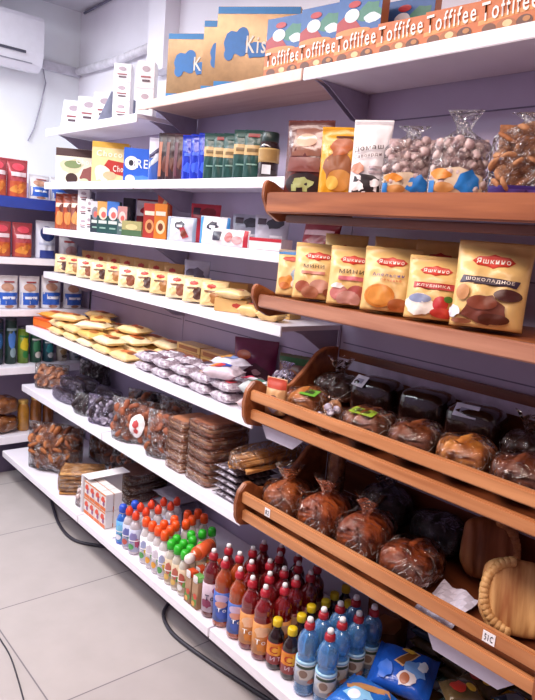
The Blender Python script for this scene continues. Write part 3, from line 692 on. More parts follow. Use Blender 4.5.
def teabox(c1, c2, c3, w=.058, h=.150):
    return carton(w, .05, h, c1, [('front_print', 'rect', (-.5, .55, .5, 1), c2), ('front_print', 'ell', (0, .62, .36, .2), c3), ('front_print', 'ell', (.04, .58, .2, .1), '#d86a62'), ('front_print', 'rect', (-.35, .30, .35, .40), '#d8dcd4'), ('front_print', 'rect', (-.25, .14, .25, .19), '#8fb0a2')])
for a, (x, y), lb in [(('#26323e', '#d8d2d8', '#8a8590', .046), (1.465, 3.000), 'dark tea carton with pale top, first of the tea cartons'), (('#1d4a48', '#d9a05a', '#f0d8c0'), (1.465, 2.915), 'teal tea carton with orange fruit print'), (('#1d4a48', '#3f74c4', '#f0d8d4'), (1.465, 2.815), 'teal tea carton with blue and pink fruit print'), (('#56696c', '#c9908c', '#e6cfc8', .044, .130), (1.465, 2.725), 'short pinkish-grey tea carton beside the green box')]:
    place_at(teabox(*a), 'tea_box', x, y, Z5, 48, lb, 'tea')
place_at(carton(.092, .05, .066, '#a9a26c', [('front_print', 'rect', (-.5, 0, .5, .4), '#4c6a48'), ('front_print', 'ell', (0, .6, .3, .2), '#d3c48c')]), 'tea_box', 1.455, 2.610, Z5, 40, 'low green and beige box on the tea shelf', 'tea')
place_at(teabox('#2a2530', '#3a3440', '#4a404c', .05, .18), 'tea_box', 1.605, 2.93, Z5, 45, 'tall dark carton behind the tea cartons', 'tea')
place_at(carton(.10, .05, .175, '#7c2230', [('front_print', 'rect', (-.5, .55, .5, .95), '#d9d0d4'), ('front_print', 'poly', blob(0, .7, .3, .12, 2), '#b03040')]), 'cookie_box', 1.60, 2.735, Z5, 45, 'red and white box behind the low green box', 'box')
def cookbox(c, c2): return carton(.054, .045, .145, c, [('front_print', 'ell', (.02, .34, .36, .2), c2), ('front_print', 'ell', (.02, .34, .2, .11), '#7a3a22'), ('front_print', 'rect', (-.38, .66, .38, .78), '#f0dcc8')])
place_at(cookbox('#a8332a', '#d99a68'), 'cookie_box', 1.455, 2.465, Z5, 45, 'red carton with a round cookie on the front', 'cookie box')
place_at(cookbox('#d07a24', '#f0d0a0'), 'cookie_box', 1.455, 2.375, Z5, 45, 'orange carton with a round cookie on the front', 'cookie box')
place_at(pouch(.08, .04, .205, '#c8452e', [('front_print', 'poly', [(-.3, .5), (.1, .95), (.3, .9), (-.1, .45)], '#eccf9a'), ('front_print', 'ell', (0, .4, .35, .12), '#e08a2a')], 85), 'cookie_pack', 1.59, 2.575, Z5, 25, 'tall red and orange pack standing behind the orange cookie carton', 'cookie pack')
def wafer(w, h, c, edge, s):
    return pouch(w, .045, h, c, [('end_band', 'rect', (-.5, 0, -.40, 1), edge), ('side_band', 'rect', (.40, 0, .5, 1), edge), ('front_print', 'poly', blob(-.05, .66, .17, .17, s), '#2c2a3c'), ('front_print', 'rect', (-.15, .58, .05, .68), '#ded8e0'), ('front_print', 'poly', [(-.05, .55), (.12, .6), (.3, .2), (.1, .1)], '#a8323c'), ('front_print', 'ell', (.12, .32, .1, .16), '#7c3828')], 90+s, pinch=.03)
place_at(wafer(.120, .095, '#cfd2dc', '#9fb4cc', 1), 'wafer_pack', 1.46, 2.225, Z5, 40, 'silvery wafer pack with red and brown picture, beside the orange carton', 'wafers')
place_at(wafer(.120, .105, '#e9e7ee', '#3a8fd0', 2), 'wafer_pack', 1.49, 2.040, Z5, 36, 'white wafer pack with bright blue ends', 'wafers')
place_at(pouch(.155, .04, .060, '#ece6ea', [('front_print', 'rect', (.36, 0, .46, 1), '#b8243a'), ('front_print', 'rect', (-.42, .3, -.2, .85), '#3a3846'), ('front_print', 'ell', (.0, .55, .1, .3), '#b86a6a'), ('front_print', 'ell', (.22, .4, .12, .25), '#d8a0a4')], 93), 'wafer_pack', 1.435, 1.870, Z5, 30, 'long low white wafer pack with red end at the shelf edge', 'wafers')
place_at(carton(.12, .10, .040, '#efe9ec', [('front_print', 'rect', (-.5, .72, .5, 1), '#c02a3a')]), 'wafer_box', 1.475, 1.690, Z5, 25, 'flat white box with red lid edge beside the wooden tray', 'box')
for (x, y, z, c, lb) in [(1.600, 2.265, Z5, '#b4283a', 'red pack with cookie print standing behind the silvery wafer pack'), (1.61, 1.985, Z5, '#aeb0bf', 'grey pack with black square standing behind the white wafers'), (1.60, 1.835, Z5, '#b9b6c4', 'grey pack with blue corner standing behind the flat white box')]:
    place_at(pouch(.135, .04, .160 if c == '#b4283a' else .125, c, [('front_print', 'poly', blob(.1, .75, .25, .16, 5), '#7c1c24' if c == '#b4283a' else '#3a3844'), ('front_print', 'rect', (-.4, .72, -.15, .9), '#40283a'), ('front_print', 'rect', (.0, .35, .35, .42), '#e3dfe6')], int(y*100)), 'cookie_pack', x, y, z, 32, lb, 'cookie pack')
place_at(pouch(.15, .05, .115, '#7e1f2c', [('front_print', 'rect', (-.4, .5, .4, .66), '#c9a0a8')], 97), 'cookie_pack', 1.60, 1.585, Z5, 12, 'dark red pack hidden partly behind the yellow bag tray', 'cookie pack', tilt=-12)

# ---------------- shelf of small yellow packs
def ypack(w, d, h, s, c='#dcb268'):
    pic = ['#4a2820', '#a8703a', '#8a4a30'][s % 3]
    return pouch(w, d, h, c, [('logo', 'poly', logo_pts(-.08, .76, .34, .2), '#b83a2e'), ('picture', 'ell', (.12, .34, .2, .26), pic), ('picture', 'ell', (-.16, .26, .14, .16), '#e8c48c'), ('name_print', 'rect', (-.3, .52, .1, .58), '#7a4a34')], 100+s, rough=.35, bump=.3)
yp = [ypack(.112, .055, .098, i, c) for i, c in enumerate(['#ecd4a0', '#e6c88c', '#f0dcb0'])]
fy = [3.385, 3.245, 3.10, 2.945, 2.80, 2.66, 2.51, 2.375, 2.245, 2.12, 2.00]
for i, y in enumerate(fy):
    q = random.Random(i+3)
    place_at(yp[i % 3], 'cookie_pack', 1.475, y, Z4, 50-i+q.uniform(-9, 9), 'small yellow cookie pack at the shelf edge, %s counting from the far end' % ORD[i], 'cookie pack', 'small yellow packs, front row', tilt=q.uniform(-16, -4))
yb = [ypack(.100, .05, .130, i+3, '#cf9f60') for i in range(2)]
by = [3.36, 3.21, 3.06, 2.92, 2.78, 2.64, 2.50]
for i, y in enumerate(by):
    place_at(yb[i % 2], 'cookie_pack', 1.615, y, Z4, 40, 'larger tan cookie pack in the back row, %s counting from the far end' % ORD[i], 'cookie pack', 'tan packs, back row')
place_at(pouch(.115, .07, .160, '#b9b8cc', [('front_print', 'rect', (-.4, .1, .4, .42), '#243a8c'), ('front_print', 'poly', blob(0, .65, .36, .16, 3), '#6a6478'), ('front_print', 'ell', (.1, .25, .2, .1), '#4a6ac0')], 110), 'snack_bag', 1.60, 2.30, Z4, 38, 'white and blue bag standing behind the small yellow packs', 'snack bag')
place_at(carton(.14, .06, .095, '#c08c4a', [('logo', 'poly', logo_pts(-.2, .6, .3, .3), '#a8342a'), ('picture', 'ell', (.2, .4, .18, .28), '#d8a868')]), 'cookie_box', 1.60, 2.035, Z4, 30, 'tan cookie carton behind the crumpled yellow packs', 'cookie box')
place_at(carton(.125, .05, .048, '#d9b070', [('logo', 'poly', logo_pts(.2, .55, .3, .4), '#b04034')]), 'cookie_box', 1.465, 1.865, Z4, 32, 'low yellow box with a crumpled pack on top', 'cookie box')
place(pillow(.13, .085, .035, '#e3c48c', [('logo', 'poly', logo_pts(.2, .5, .3, .25), '#b23c30')], 5), 'cookie_pack', (1.465, 1.865, Z4+.0495), face(20), 'crumpled pale yellow pack lying on the low yellow box', 'cookie pack')
for i, (y, x) in enumerate([(1.745, 1.462), (1.640, 1.462)]):
    place(pillow(.095, .07, .042, '#ddb878', [('logo', 'poly', logo_pts(0, .5, .4, .3), '#b23c30')], 7+i), 'cookie_pack', (x, y, Z4), face(15), ['small yellow pack lying beside the low yellow box', 'small yellow pack lying under the wooden tray end'][i], 'cookie pack')
place(carton(.13, .07, .040, '#c9a060', [('logo', 'poly', logo_pts(-.1, .5, .3, .5), '#a8342a')]), 'cookie_box', (1.58, 1.72, Z4), face(10), 'flat tan box at the back beside the last yellow packs', 'cookie box')

# ---------------- wooden tray of large yellow bags
ZB = 1.2855; YL = '#e3bd7a'
def ybag(w, h, d, ds, s): return pouch(w, d, h, YL, [('logo', 'poly', logo_pts(.0, .76, .56, .17), '#c03626'), ('logo', 'poly', logo_pts(.0, .76, .50, .13), '#cf4030'), ('brand_lettering', 'text', ('Яшкино', .0, .76, .44, .065), '#fbeee0')]+ds, s, rough=.3, bump=.35)
def cook(x, z, r, c='#9c5a34'): return ('picture', 'ell', (x, z, r, r*.62), c)
bags = [
 (1.446, .100, .140, .055, pouch(.100, .05, .140, '#dfbd80', [('top_band', 'rect', (-.5, .90, .5, 1), '#2f7fc4'), ('logo', 'poly', logo_pts(-.05, .80, .6, .12), '#c4503c'), ('picture', 'poly', blob(-.12, .28, .26, .14, 3), '#d48a3c'), ('picture', 'poly', blob(.15, .45, .18, .14, 5), '#9fb2cc'), ('picture', 'ell', (-.2, .2, .16, .08), '#b8682a'), ('picture', 'ell', (.16, .25, .16, .1), '#e9dcc8')], 120), 'yellow bag with blue top band at the far end of its tray'),
 (1.340, .146, .165, .075, ybag(.146, .165, .075, [('lettering', 'text', ('МИНИ', -.06, .57, .42, .06), '#3c2a22'), ('banner', 'rect', (-.3, .43, .18, .48), '#c27a68'), cook(-.25, .2, .16, '#9c4f34'), cook(.1, .22, .2, '#c08a78'), cook(-.08, .1, .18, '#a86a4e'), cook(.3, .12, .12, '#8a4634')], 121), 'yellow cookie bag with pink mini cookies, second from the far end'),
 (1.203, .138, .165, .075, ybag(.138, .165, .075, [('lettering', 'text', ('МИНИ', .0, .55, .5, .07), '#3c2a22'), ('banner', 'rect', (-.25, .40, .25, .47), '#c4606a'), cook(-.2, .18, .2, '#b86a62'), cook(.15, .2, .2, '#a8524c'), cook(.0, .08, .24, '#c08a80'), ('picture', 'poly', blob(-.25, .3, .12, .05, 2), '#f0dcd8')], 122), 'yellow cookie bag with bold dark lettering, third from the far end'),
 (1.070, .150, .170, .08, ybag(.150, .170, .08, [('lettering', 'text', ('Апельсин', -.02, .55, .56, .05), '#5a4a86'), ('small_lettering', 'text', ('печенье', .04, .47, .36, .035), '#c4603a'), ('picture', 'ell', (-.13, .22, .27, .18), '#cf7f2c'), ('picture', 'ell', (-.13, .22, .22, .145), '#d98f3c'), cook(.22, .09, .18, '#a85a2c')], 123), 'yellow cookie bag with one big round orange biscuit'),
 (.930, .142, .158, .08, ybag(.142, .158, .08, [('banner', 'poly', [(-.34, .46), (.34, .46), (.38, .51), (.34, .56), (-.34, .56)], '#b42f30'), ('lettering', 'text', ('КЛУБНИКА', 0, .51, .56, .045), '#f6e6d8'), ('picture', 'poly', blob(-.2, .20, .26, .16, 6), '#f1e9de'), ('picture', 'ell', (-.2, .30, .2, .07), '#8a94b4'), ('picture', 'ell', (.16, .24, .13, .12), '#b8262c'), ('picture', 'ell', (.24, .10, .24, .08), '#c03a30'), ('picture', 'ell', (.28, .32, .07, .05), '#4a7a34')], 124), 'yellow cookie bag with red banner, cream bowl and strawberries'),
 (.780, .170, .202, .10, ybag(.170, .202, .10, [('banner', 'poly', [(-.40, .49), (.34, .47), (.38, .55), (-.36, .58)], '#3a2a3c'), ('lettering', 'text', ('ШОКОЛАДНОЕ', 0, .525, .62, .045, -.03), '#efe0d0'), ('picture', 'poly', blob(-.02, .20, .30, .15, 4), '#6a2f1c'), ('picture', 'ell', (.25, .38, .18, .07), '#4a201a'), ('picture', 'ell', (-.33, .38, .09, .09), '#c08858'), ('picture', 'ell', (-.06, .27, .2, .08), '#7c3a22'), ('picture', 'ell', (.12, .10, .2, .06), '#532414'), ('picture', 'poly', blob(-.42, .16, .09, .07, 9), '#d9d9e4'), ('picture', 'ell', (-.3, .05, .14, .03), '#8a4f30')], 125), 'largest yellow cookie bag with dark banner and chocolate cookies')]
for (y, w, h, d, t, lb) in bags:
    place_at(t, 'cookie_bag', 1.36, y, ZB, 40-(1.46-y)*22, lb, 'cookie bag', 'large yellow bags in the wooden tray', tilt=-9)
for (y, x, lb) in [(1.405, 1.545, 'yellow bag standing behind the second large bag'), (1.195, 1.54, 'yellow bag standing behind the big orange biscuit bag'), (1.045, 1.54, 'yellow bag with red logo standing behind the strawberry bag'), (.60, 1.44, 'yellow bag at the right end of the tray beside the largest bag')]:
    place_at(ybag(.14, .205 if x > 1.5 else .17, .06, [cook(0, .25, .25)], int(y*1000)), 'cookie_bag', x, y, ZB, 28, lb, 'cookie bag')

# ---------------- heap of yellow flow packs, candy packs (shelf 3)
def ypk(s, c): return pillow(.168, .104, .037, c, [('logo', 'poly', logo_pts(-.05, .55, .26, .36), '#c0482c'), ('picture', 'ell', (.24, .4, .12, .22), '#a8622c')] if s % 2 else [('picture', 'rect', (-.2, .3, .2, .7), '#c86a34'), ('picture', 'ell', (.26, .5, .1, .25), '#8a4a24')], 200+s, rough=.28)
ypt = [ypk(i, c) for i, c in enumerate(['#ecc88a', '#e4b464', '#f2dcb0', '#eccc90'])]
place(carton(.20, .15, .050, '#d8581e', [('front_print', 'rect', (-.5, .2, .5, .8), '#e8742a')]), 'cookie_tray', (1.43, 3.376, Z3), face(6), 'flat bright orange box at the far end of the yellow pack heap', 'box')
place(pillow(.18, .13, .036, '#e09a3a', [('picture', 'rect', (-.2, .3, .2, .7), '#c0481e')], 230), 'cookie_pack', (1.44, 3.376, Z3+.053), face(10), 'orange-yellow pack lying on the bright orange box', 'cookie pack')
rows = [(1.385, 'front row'), (1.495, 'middle row'), (1.605, 'back row')]
n = 0
for ri, (x, rn) in enumerate(rows):
    for k in range(5 if ri else 5):
        y = 3.175-.172*k-(.03 if ri == 1 else 0)
        for lay in range(2 if (k < 4 or ri == 2) else 1):
            q = random.Random(ri*50+k*7+lay)
            place(ypt[(ri+k+lay*2+q.randint(0, 3)) % 4], 'cookie_pack', (x+q.uniform(-.004, .004)+(.006 if lay else 0), y+q.uniform(-.003, .003), Z3+lay*.0385), face(q.uniform(-4, 4)),
                  'yellow cookie flow pack, %s, %s layer, %s from the orange box' % (rn, 'upper' if lay else 'lower', ORD[k]), 'cookie pack', 'heap of yellow flow packs')
            n += 1
for i, (x, y, a) in enumerate([(1.40, 3.13, 35), (1.52, 3.02, -25), (1.405, 2.86, 40), (1.54, 2.70, 12), (1.61, 3.20, 8)]):
    place(ypt[i % 4], 'cookie_pack', (x, y, Z3+.0775), face(a), ['loose yellow pack lying askew on top of the heap near the orange box', 'loose yellow pack across the heap, behind the front ones', 'large cream pack lying diagonally on the heap edge, middle of the unit', 'loose yellow pack on the heap toward the silver candy packs', 'loose yellow pack at the back of the heap near the far wall'][i], 'cookie pack')
# stacked tan trays at the back
for i in range(3):
    for k in range(2):
        place(carton(.17, .085, .030, ['#b98a58', '#a87648', '#c29a62'][(i+k) % 3], [('front_print', 'rect', (-.4, .2, .4, .75), '#8a4f2c')], .3), 'wafer_box', (1.62, 2.30-.185*k, Z3+.0315*i), face(2), 'flat tan wafer box, %s in its stack, %s stack' % (['bottom', 'middle', 'top'][i], ['farther', 'nearer'][k]), 'wafers', 'stacked tan wafer boxes')
cand = [pillow(.125, .088, .036, c, [('picture', 'poly', blob(-.1, .5, .22, .26, i), d), ('picture', 'poly', blob(.2, .45, .14, .2, i+9), e)], 240+i, rough=.16, bump=.8) for i, (c, d, e) in enumerate([('#d9cdd8', '#6d4a58', '#e9e4ee'), ('#c3b8c8', '#4a3848', '#d8d2de'), ('#e0d2cc', '#8a3a44', '#ece8f0'), ('#b8aabc', '#5a2c3c', '#cfc9d8')])]
cand2 = [pillow(.125, .088, .036, '#d8ccd6', [('picture', 'poly', blob(-.15, .5, .2, .28, i), d), ('picture', 'poly', blob(.12, .45, .18, .24, i+9), e)], 250+i, rough=.16, bump=.8) for i, (d, e) in enumerate([('#c02f4c', '#e6e0e8'), ('#2f6a58', '#d84a5a'), ('#d8903a', '#8a3a6a')])]
for c in cand+cand2: c[0][1].materials[0] = mat('#e2d8e2', .14, .1, 55., 1., .1, .4, col2='#86707e')
n = 0
for ri, x in enumerate((1.375, 1.475)):
    for k in range(5):
        for lay in range(2):
            q = random.Random(900+ri*31+k*5+lay)
            place((cand if k < 3 else cand2)[q.randint(0, 2)], 'candy_pack', (x+.002*lay, 2.275-.135*k, Z3+lay*.0385), face(q.uniform(-7, 7)), 'silvery wrapped candy pack, %s row, %s layer, %s from the yellow heap' % (['front', 'second'][ri], ['lower', 'upper'][lay], ORD[k]), 'candy', 'silver candy packs')
# colourful candy packs near the wooden tray
for i, (x, y, c, d, e, lb) in enumerate([(1.37, 1.765, '#d8c8d4', '#2f4fb0', '#c8383a', 'candy pack with orange, red and blue print on top of the silver packs'), (1.495, 1.885, '#d6d0e0', '#8aa0d8', '#d89a4a', 'pale bluish candy pack lying beside the multi-coloured one')]):
    place(pillow(.135, .10, .045, c, [('picture', 'poly', blob(-.22, .5, .15, .34, i), '#d98a3a'), ('picture', 'poly', blob(.05, .5, .16, .32, i+3), d), ('picture', 'poly', blob(-.08, .35, .13, .24, i+5), e)], 260+i, rough=.15, bump=.7), 'candy_pack', (x, y, Z3+.078), face(30-30*i), lb, 'candy')
for i, (y, c, d, lb) in enumerate([(1.585, '#c3a8ac', '#c02f4c', 'candy pack with crimson wrappers at the shelf edge by the wooden tray'), (1.545, '#a9b4ac', '#3f6a5c', '')][:1]):
    place(pillow(.115, .10, .05, c, [('picture', 'poly', blob(-.15, .5, .2, .3, 3), d), ('picture', 'poly', blob(.2, .5, .16, .3, 8), '#3f6a5c')], 270+i, rough=.15, bump=.8), 'candy_pack', (1.385, y, Z3), face(5), lb, 'candy')
place(pillow(.115, .10, .05, '#b4b9b8', [('picture', 'poly', blob(-.1, .5, .22, .3, 6), '#4a7a68'), ('picture', 'poly', blob(.2, .4, .12, .2, 2), '#e6e8ea')], 275, rough=.15, bump=.8), 'candy_pack', (1.385, 1.585, Z3+.053), face(-6), 'candy pack with green and white wrappers next to the wooden tray end', 'candy')
place_at(pouch(.185, .07, .185, '#6d1f44', [('logo', 'ell', (-.22, .66, .17, .10), '#b0502c'), ('front_print', 'poly', blob(0, .28, .42, .22, 3), '#4c2434'), ('front_print', 'poly', blob(-.2, .25, .1, .06, 5), '#b89aa4'), ('front_print', 'poly', blob(.1, .33, .1, .06, 6), '#a8808c'), ('front_print', 'poly', blob(.2, .18, .1, .06, 7), '#b89aa4'), ('front_print', 'poly', blob(-.05, .16, .08, .05, 8), '#c9b0b8')], 280), 'candy_bag', 1.625, 1.895, Z3, 30, 'magenta candy bag standing at the back of the shelf', 'candy bag')
place_at(pouch(.15, .07, .165, '#7a4a3a', [('top_band', 'rect', (-.5, .80, .5, 1), '#2f6a34'), ('front_print', 'ell', (-.1, .5, .25, .2), '#9a5a30')], 281), 'candy_bag', 1.63, 1.660, Z3, 22, 'brown candy bag with green top behind the wooden tray end', 'candy bag')
whc = cookie_mesh(.013, .012, '#d8d0dc', '#8a7a92')
b = filled_bag(.11, .07, .165, [(whc, .013), (choc, .02)], 282, .88, n=30, fm=FD, fill=.8)
place_filled(b, 'candy_bag', (1.50, 1.580, Z3), face(12), 'clear bag of silvery wrapped sweets next to the wooden tray end', 'candy bag', 'sweet')

# ---------------- shelf 2: wrapped biscuits, gingerbread, cakes
ging = cookie_mesh(.029, .028, '#ad6240', '#7f4028'); ging2 = cookie_mesh(.028, .024, '#b8704a', '#854628'); dark = cookie_mesh(.026, .02, '#3a2026', '#22141a'); peach = cookie_mesh(.024, .02, '#c98e6a', '#9a5e42')
def fbag(y, x, w, d, h, its, s, f, lb, part='cookie', n=22, z=Z2, fm=None, gather=None, fill=.82, core=None, ex=None, cat='cookie bag'):
    b = filled_bag(w, d, h, its, s, gather, n=int(n*2), fm=fm or FW, fill=fill, core=core)
    return place_filled(b, 'cookie_bag', (x, y, z), face(f), lb, cat, part, None, ex(b[2]) if ex else ())
fbag(3.37, 1.42, .19, .12, .13, [(peach, .024)], 300, 50, 'clear bag of peach-coloured cookies at the far end of its shelf', core=('#b9805e', '#85523a'))
fbag(3.22, 1.60, .18, .12, .17, [(dark, .026)], 301, 40, 'clear bag of dark cookies behind the peach-coloured ones', core=('#40262a', '#201216'))
def roll_pack(l, r, s):
    body = MB().sellip((0, 0, r), (l, 2*r, 2*r), mat('#3a222a', .4, .15, 90., .6, col2='#1c1014'), .55, .9, 20, 10).build('biscuit_roll')
    fl = MB().sellip((0, 0, r*1.04), (l*1.1, 2.1*r, 2.08*r), FD, .4, .9, 22, 10).build('clear_film')
    return [('biscuit_roll', body), ('clear_film', fl)]
rp_ = roll_pack(.21, .030, 1)
for i, (x, y, z, lb) in enumerate([(1.365, 3.075, Z2, 'dark biscuit roll at the shelf edge, lower one, far bay'), (1.44, 3.07, Z2, 'dark biscuit roll behind the edge one, lower layer, far bay'), (1.402, 3.07, Z2+.056, 'dark biscuit roll lying on two others, far bay'), (1.515, 3.06, Z2, 'dark biscuit roll third from the shelf edge, far bay'), (1.478, 3.06, Z2+.056, 'dark biscuit roll on top, farther from the edge, far bay'),
                           (1.44, 2.81, Z2, 'dark biscuit roll behind the clear bag, lower, middle of far bay'), (1.515, 2.81, Z2, 'dark biscuit roll at the back, lower, middle of far bay'), (1.478, 2.81, Z2+.056, 'dark biscuit roll on two others, middle of far bay')]):
    place(rp_, 'biscuit_roll_pack', (x, y, z+.0015), face(4), lb, 'biscuits', 'dark biscuit rolls')
fbag(2.83, 1.355, .15, .07, .10, [(dark, .026)], 305, 6, 'low clear bag of dark cookies at the shelf edge', n=12, core=('#40262a', '#201216'))
fbag(2.64, 1.375, .19, .10, .13, [(dark, .026), (whc, .013)], 303, 30, 'crinkled clear bag of dark sweets beside the gingerbread', n=24, fm=FD, core=('#6a5460', '#2c1c24'))
fbag(2.60, 1.56, .19, .13, .15, [(dark, .026), (ging2, .028)], 304, 30, 'clear bag of dark cookies at the back beside the gingerbread', n=20, core=('#40262a', '#201216'))
ov = lambda P: decals(lambda x, z, o: P(x, z, -1, o+.004), .26, .180, [('label', 'ell', (.10, .46, .135, .27), '#efe6e6'), ('label_print', 'ell', (.10, .46, .115, .23), '#f6f0f0'), ('label_print', 'poly', blob(.09, .53, .06, .09, 4), '#c04848'), ('label_print', 'poly', blob(.11, .36, .05, .07, 7), '#b83a3a')], .003)
fbag(2.355, 1.385, .26, .13, .180, [(ging, .029)], 306, 32, 'clear bag of round gingerbread with a white oval label', 'gingerbread', 34, ex=ov, core=('#8e5034', '#55281a'))
fbag(2.135, 1.385, .17, .12, .185, [(ging2, .028), (ging, .029)], 307, 28, 'clear bag of round gingerbread without label beside the cake stack', 'gingerbread', 22, core=('#8e5034', '#55281a'))
fbag(2.37, 1.58, .22, .11, .16, [(ging, .029)], 308, 8, 'clear bag of gingerbread in the back row behind the labelled bag', 'gingerbread', 20, core=('#8e5034', '#55281a'))
def cake(l, w, h, c1, c2, s):
    body = MB()
    hh = h/3
    for i in range(3): body.sellip((0, 0, hh*(i+.5)), (l*.96, w*.94, hh*1.02), mat(c1 if i != 1 else c2, .6, .12, 40., .4), .25, .25, 20, 6)
    fl = MB().sellip((0, 0, h/2), (l, w, h*1.0), FB, .18, .2, 24, 8, fn=lambda p: Vector((p.x, p.y, p.z))).build('wrapper')
    sl = MB()
    for sx in (-1, 1): sl.box((sx*l*.5, 0, h/2), (.010, w*.9, .0012), FB)
    return [('cake', body.build('cake')), ('wrapper', fl)]
ck = cake(.115, .165, .040, '#b07250', '#c8956e', 1); ckd = cake(.145, .20, .046, '#a4664a', '#bc8862', 2)
for i in range(5):
    place(ck, 'wrapped_cake', (1.405, 1.985, Z2+.0402*i), face(0), 'clear-wrapped brown cake block, lighter stack, %s layer from the bottom' % ORD[i], 'cake', 'wrapped cakes, lighter stack')
for i in range(5):
    place(ckd, 'wrapped_cake', (1.425, 1.835, Z2+.0462*i), face(0), 'clear-wrapped brown cake block, darker stack, %s layer from the bottom' % ORD[i], 'cake', 'wrapped cakes, darker stack')
fo = pillow(.130, .185, .0235, '#8f8590', [('front_print', 'rect', (-.3, .2, .3, .8), '#4a343a')], 320, material=mat('#a79aa4', .2, .35, 60., .9, .4, col2='#3c2a32'))
for i in range(5):
    place(fo, 'foil_pack', (1.42, 1.655, Z2+.0245*i), face(0), 'dark bar pack in crinkled silver foil, %s from the bottom of its stack' % ORD[i], 'snack', 'silver foil packs')
def stick_bag(n, l, w, h, r, c, c2, s, bag=True):
    q = random.Random(s); sm = mat(c, .6, .12, 30., .3, col2=c2)
    out = []
    for i in range(n):
        y = q.uniform(-w/2+r, w/2-r); zm = h*(1-abs(y/(w/2))**2.2); z = q.uniform(r, max(r*1.1, zm-r))
        a = q.uniform(-.14, .14); b_ = q.uniform(-.05, .05); ll = l*q.uniform(.82, .98)/2
        out.append(('bread_stick', MB().tube([(-ll, y-a*ll*.5, z-b_*ll), (0, y, z+.002), (ll, y+a*ll*.5, z+b_*ll)], r, sm, 6).build('bread_stick')))
    if bag:
        out.append(('clear_film', MB().sellip((0, 0, h/2+.003), (l*1.08, w*1.1, h+.006), FB, .6, .6, 20, 10).build('clear_film')))
    return out
place(stick_bag(34, .30, .11, .070, .0055, '#dca05a', '#b4742f', 5), 'breadstick_bag', (1.455, 1.580, Z2+.127), 0, 'clear bag of thin golden straws lying on the foil packs by the tray end', 'bread sticks')

# ---------------- bottom shelf, far bay
rcook = cookie_mesh(.033, .022, '#bc7440', '#8a4a24'); rcook2 = cookie_mesh(.034, .02, '#8f4e2c', '#643018')
b = filled_bag(.30, .22, .235, [(rcook, .033), (rcook2, .034)], 330, None, n=95, fill=.90, core=('#9c5c34', '#5c3018'))
place_filled(b, 'cookie_bag', (1.355, 3.135, Z1), face(42), 'big clear bag of round brown cookies at the far end of the bottom shelf', 'cookie bag', 'cookie')
fbag(3.10, 1.61, .24, .11, .22, [(rcook2, .034)], 331, 5, 'big clear bag of dark round cookies behind the large front bag', n=22, z=Z1, core=('#8e5034', '#55281a'))
fbag(2.80, 1.60, .26, .12, .20, [(ging, .029), (dark, .026)], 332, 8, 'clear bag of dark gingerbread at the back of the bottom shelf', n=24, z=Z1, core=('#40262a', '#201216'))
def sticks_stack(s, c, c2, n=9):
    out = []; sm = mat(c, .6, .12, 30., .3, col2=c2); q = random.Random(s)
    for k in range(6):
        for i in range(n):
            y = -.066+.132*i/(n-1)
            out.append(('bread_stick', MB().tube([(-.10+q.uniform(0, .006), y, .009+.0185*k), (.10-q.uniform(0, .006), y+q.uniform(-.002, .002), .009+.0185*k)], .0074, sm, 6).build('bread_stick')))
    out.append(('clear_film', MB().sellip((0, 0, .058), (.225, .16, .116), FB, .4, .35, 24, 10).build('clear_film')))
    return out
place(sticks_stack(1, '#dcaa6a', '#b87e40'), 'breadstick_bag', (1.34, 2.775, Z1), face(58), 'clear pack of golden straight bread sticks on the bottom shelf edge', 'bread sticks')
for i, (x, y, z, lb) in enumerate([(1.50, 2.585, Z1, 'dark brown wrapped slab behind the bread sticks, bottom of three'), (1.50, 2.585, Z1+.0465, 'dark brown wrapped slab behind the bread sticks, middle of three'), (1.50, 2.585, Z1+.093, 'dark brown wrapped slab behind the bread sticks, topmost of three')]):
    place(cake(.18, .22, .046, '#5c3428', '#74452f', 3), 'wrapped_cake', (x+.045, y, z), face(1), lb, 'cake')
fbag(2.60, 1.270, .10, .07, .085, [(pinkc2, .017)], 333, 15, 'small clear bag of pale sweets beside the white display box', n=14, z=Z1, part='sweet', core=('#cdb4b2', '#9c8084'))
# white display box with small juice cartons
dm = mat('#efeaec', .5, .03)
dbx = MB().box((.008, 0, .003), (.284, .20, .005), dm)
dbx.box((-.1485, 0, .09), (.003, .20, .175), dm).box((-.115, .0, .1785), (.070, .20, .003), dm).box((-.1485, -.093, .09), (.016, .014, .175), dm)
place([('display_box', dbx.build('display_box'))], 'display_box', (1.325, 2.394, Z1), face(0), 'open white cardboard display box holding two layers of juice cartons', 'display box')
jc = carton(.048, .036, .076, '#e9e0dc', [('front_print', 'rect', (-.5, 0, .5, .22), '#d86a2c'), ('front_print', 'poly', blob(.0, .62, .34, .2, 2), '#d8472c'), ('front_print', 'poly', blob(.14, .42, .2, .14, 4), '#8a4a78'), ('front_print', 'rect', (-.5, .9, .5, 1), '#d9803c')])
for r_ in range(2):
    for x in range(2):
        for k in range(4):
            place(jc, 'juice_carton', (1.248+.040*x, 2.500-.051*k, Z1+.0065+.0775*r_), face(0), 'small orange and white juice carton, %s layer, %s row, %s from the box end' % (['lower', 'upper'][r_], ['front', 'second'][x], ORD[k]), 'juice carton', 'juice cartons in the white box')
for i in range(3):
    place(pillow(.20, .13, .040, '#8d8692', [('front_print', 'rect', (-.3, .2, .3, .8), '#77707c')], 340+i, rough=.25), 'foil_pack', (1.575, 2.30, Z1+.0415*i), face(2), 'large grey foil pack behind the small bottles, %s of three' % ['bottom', 'middle', 'topmost'][i], 'snack')
place(pillow(.085, .10, .035, '#8a2430', [('front_print', 'ell', (0, .5, .25, .3), '#3f6a44')], 345), 'foil_pack', (1.60, 2.447, Z1), face(0), 'dark red and green pack behind the white display box', 'snack')

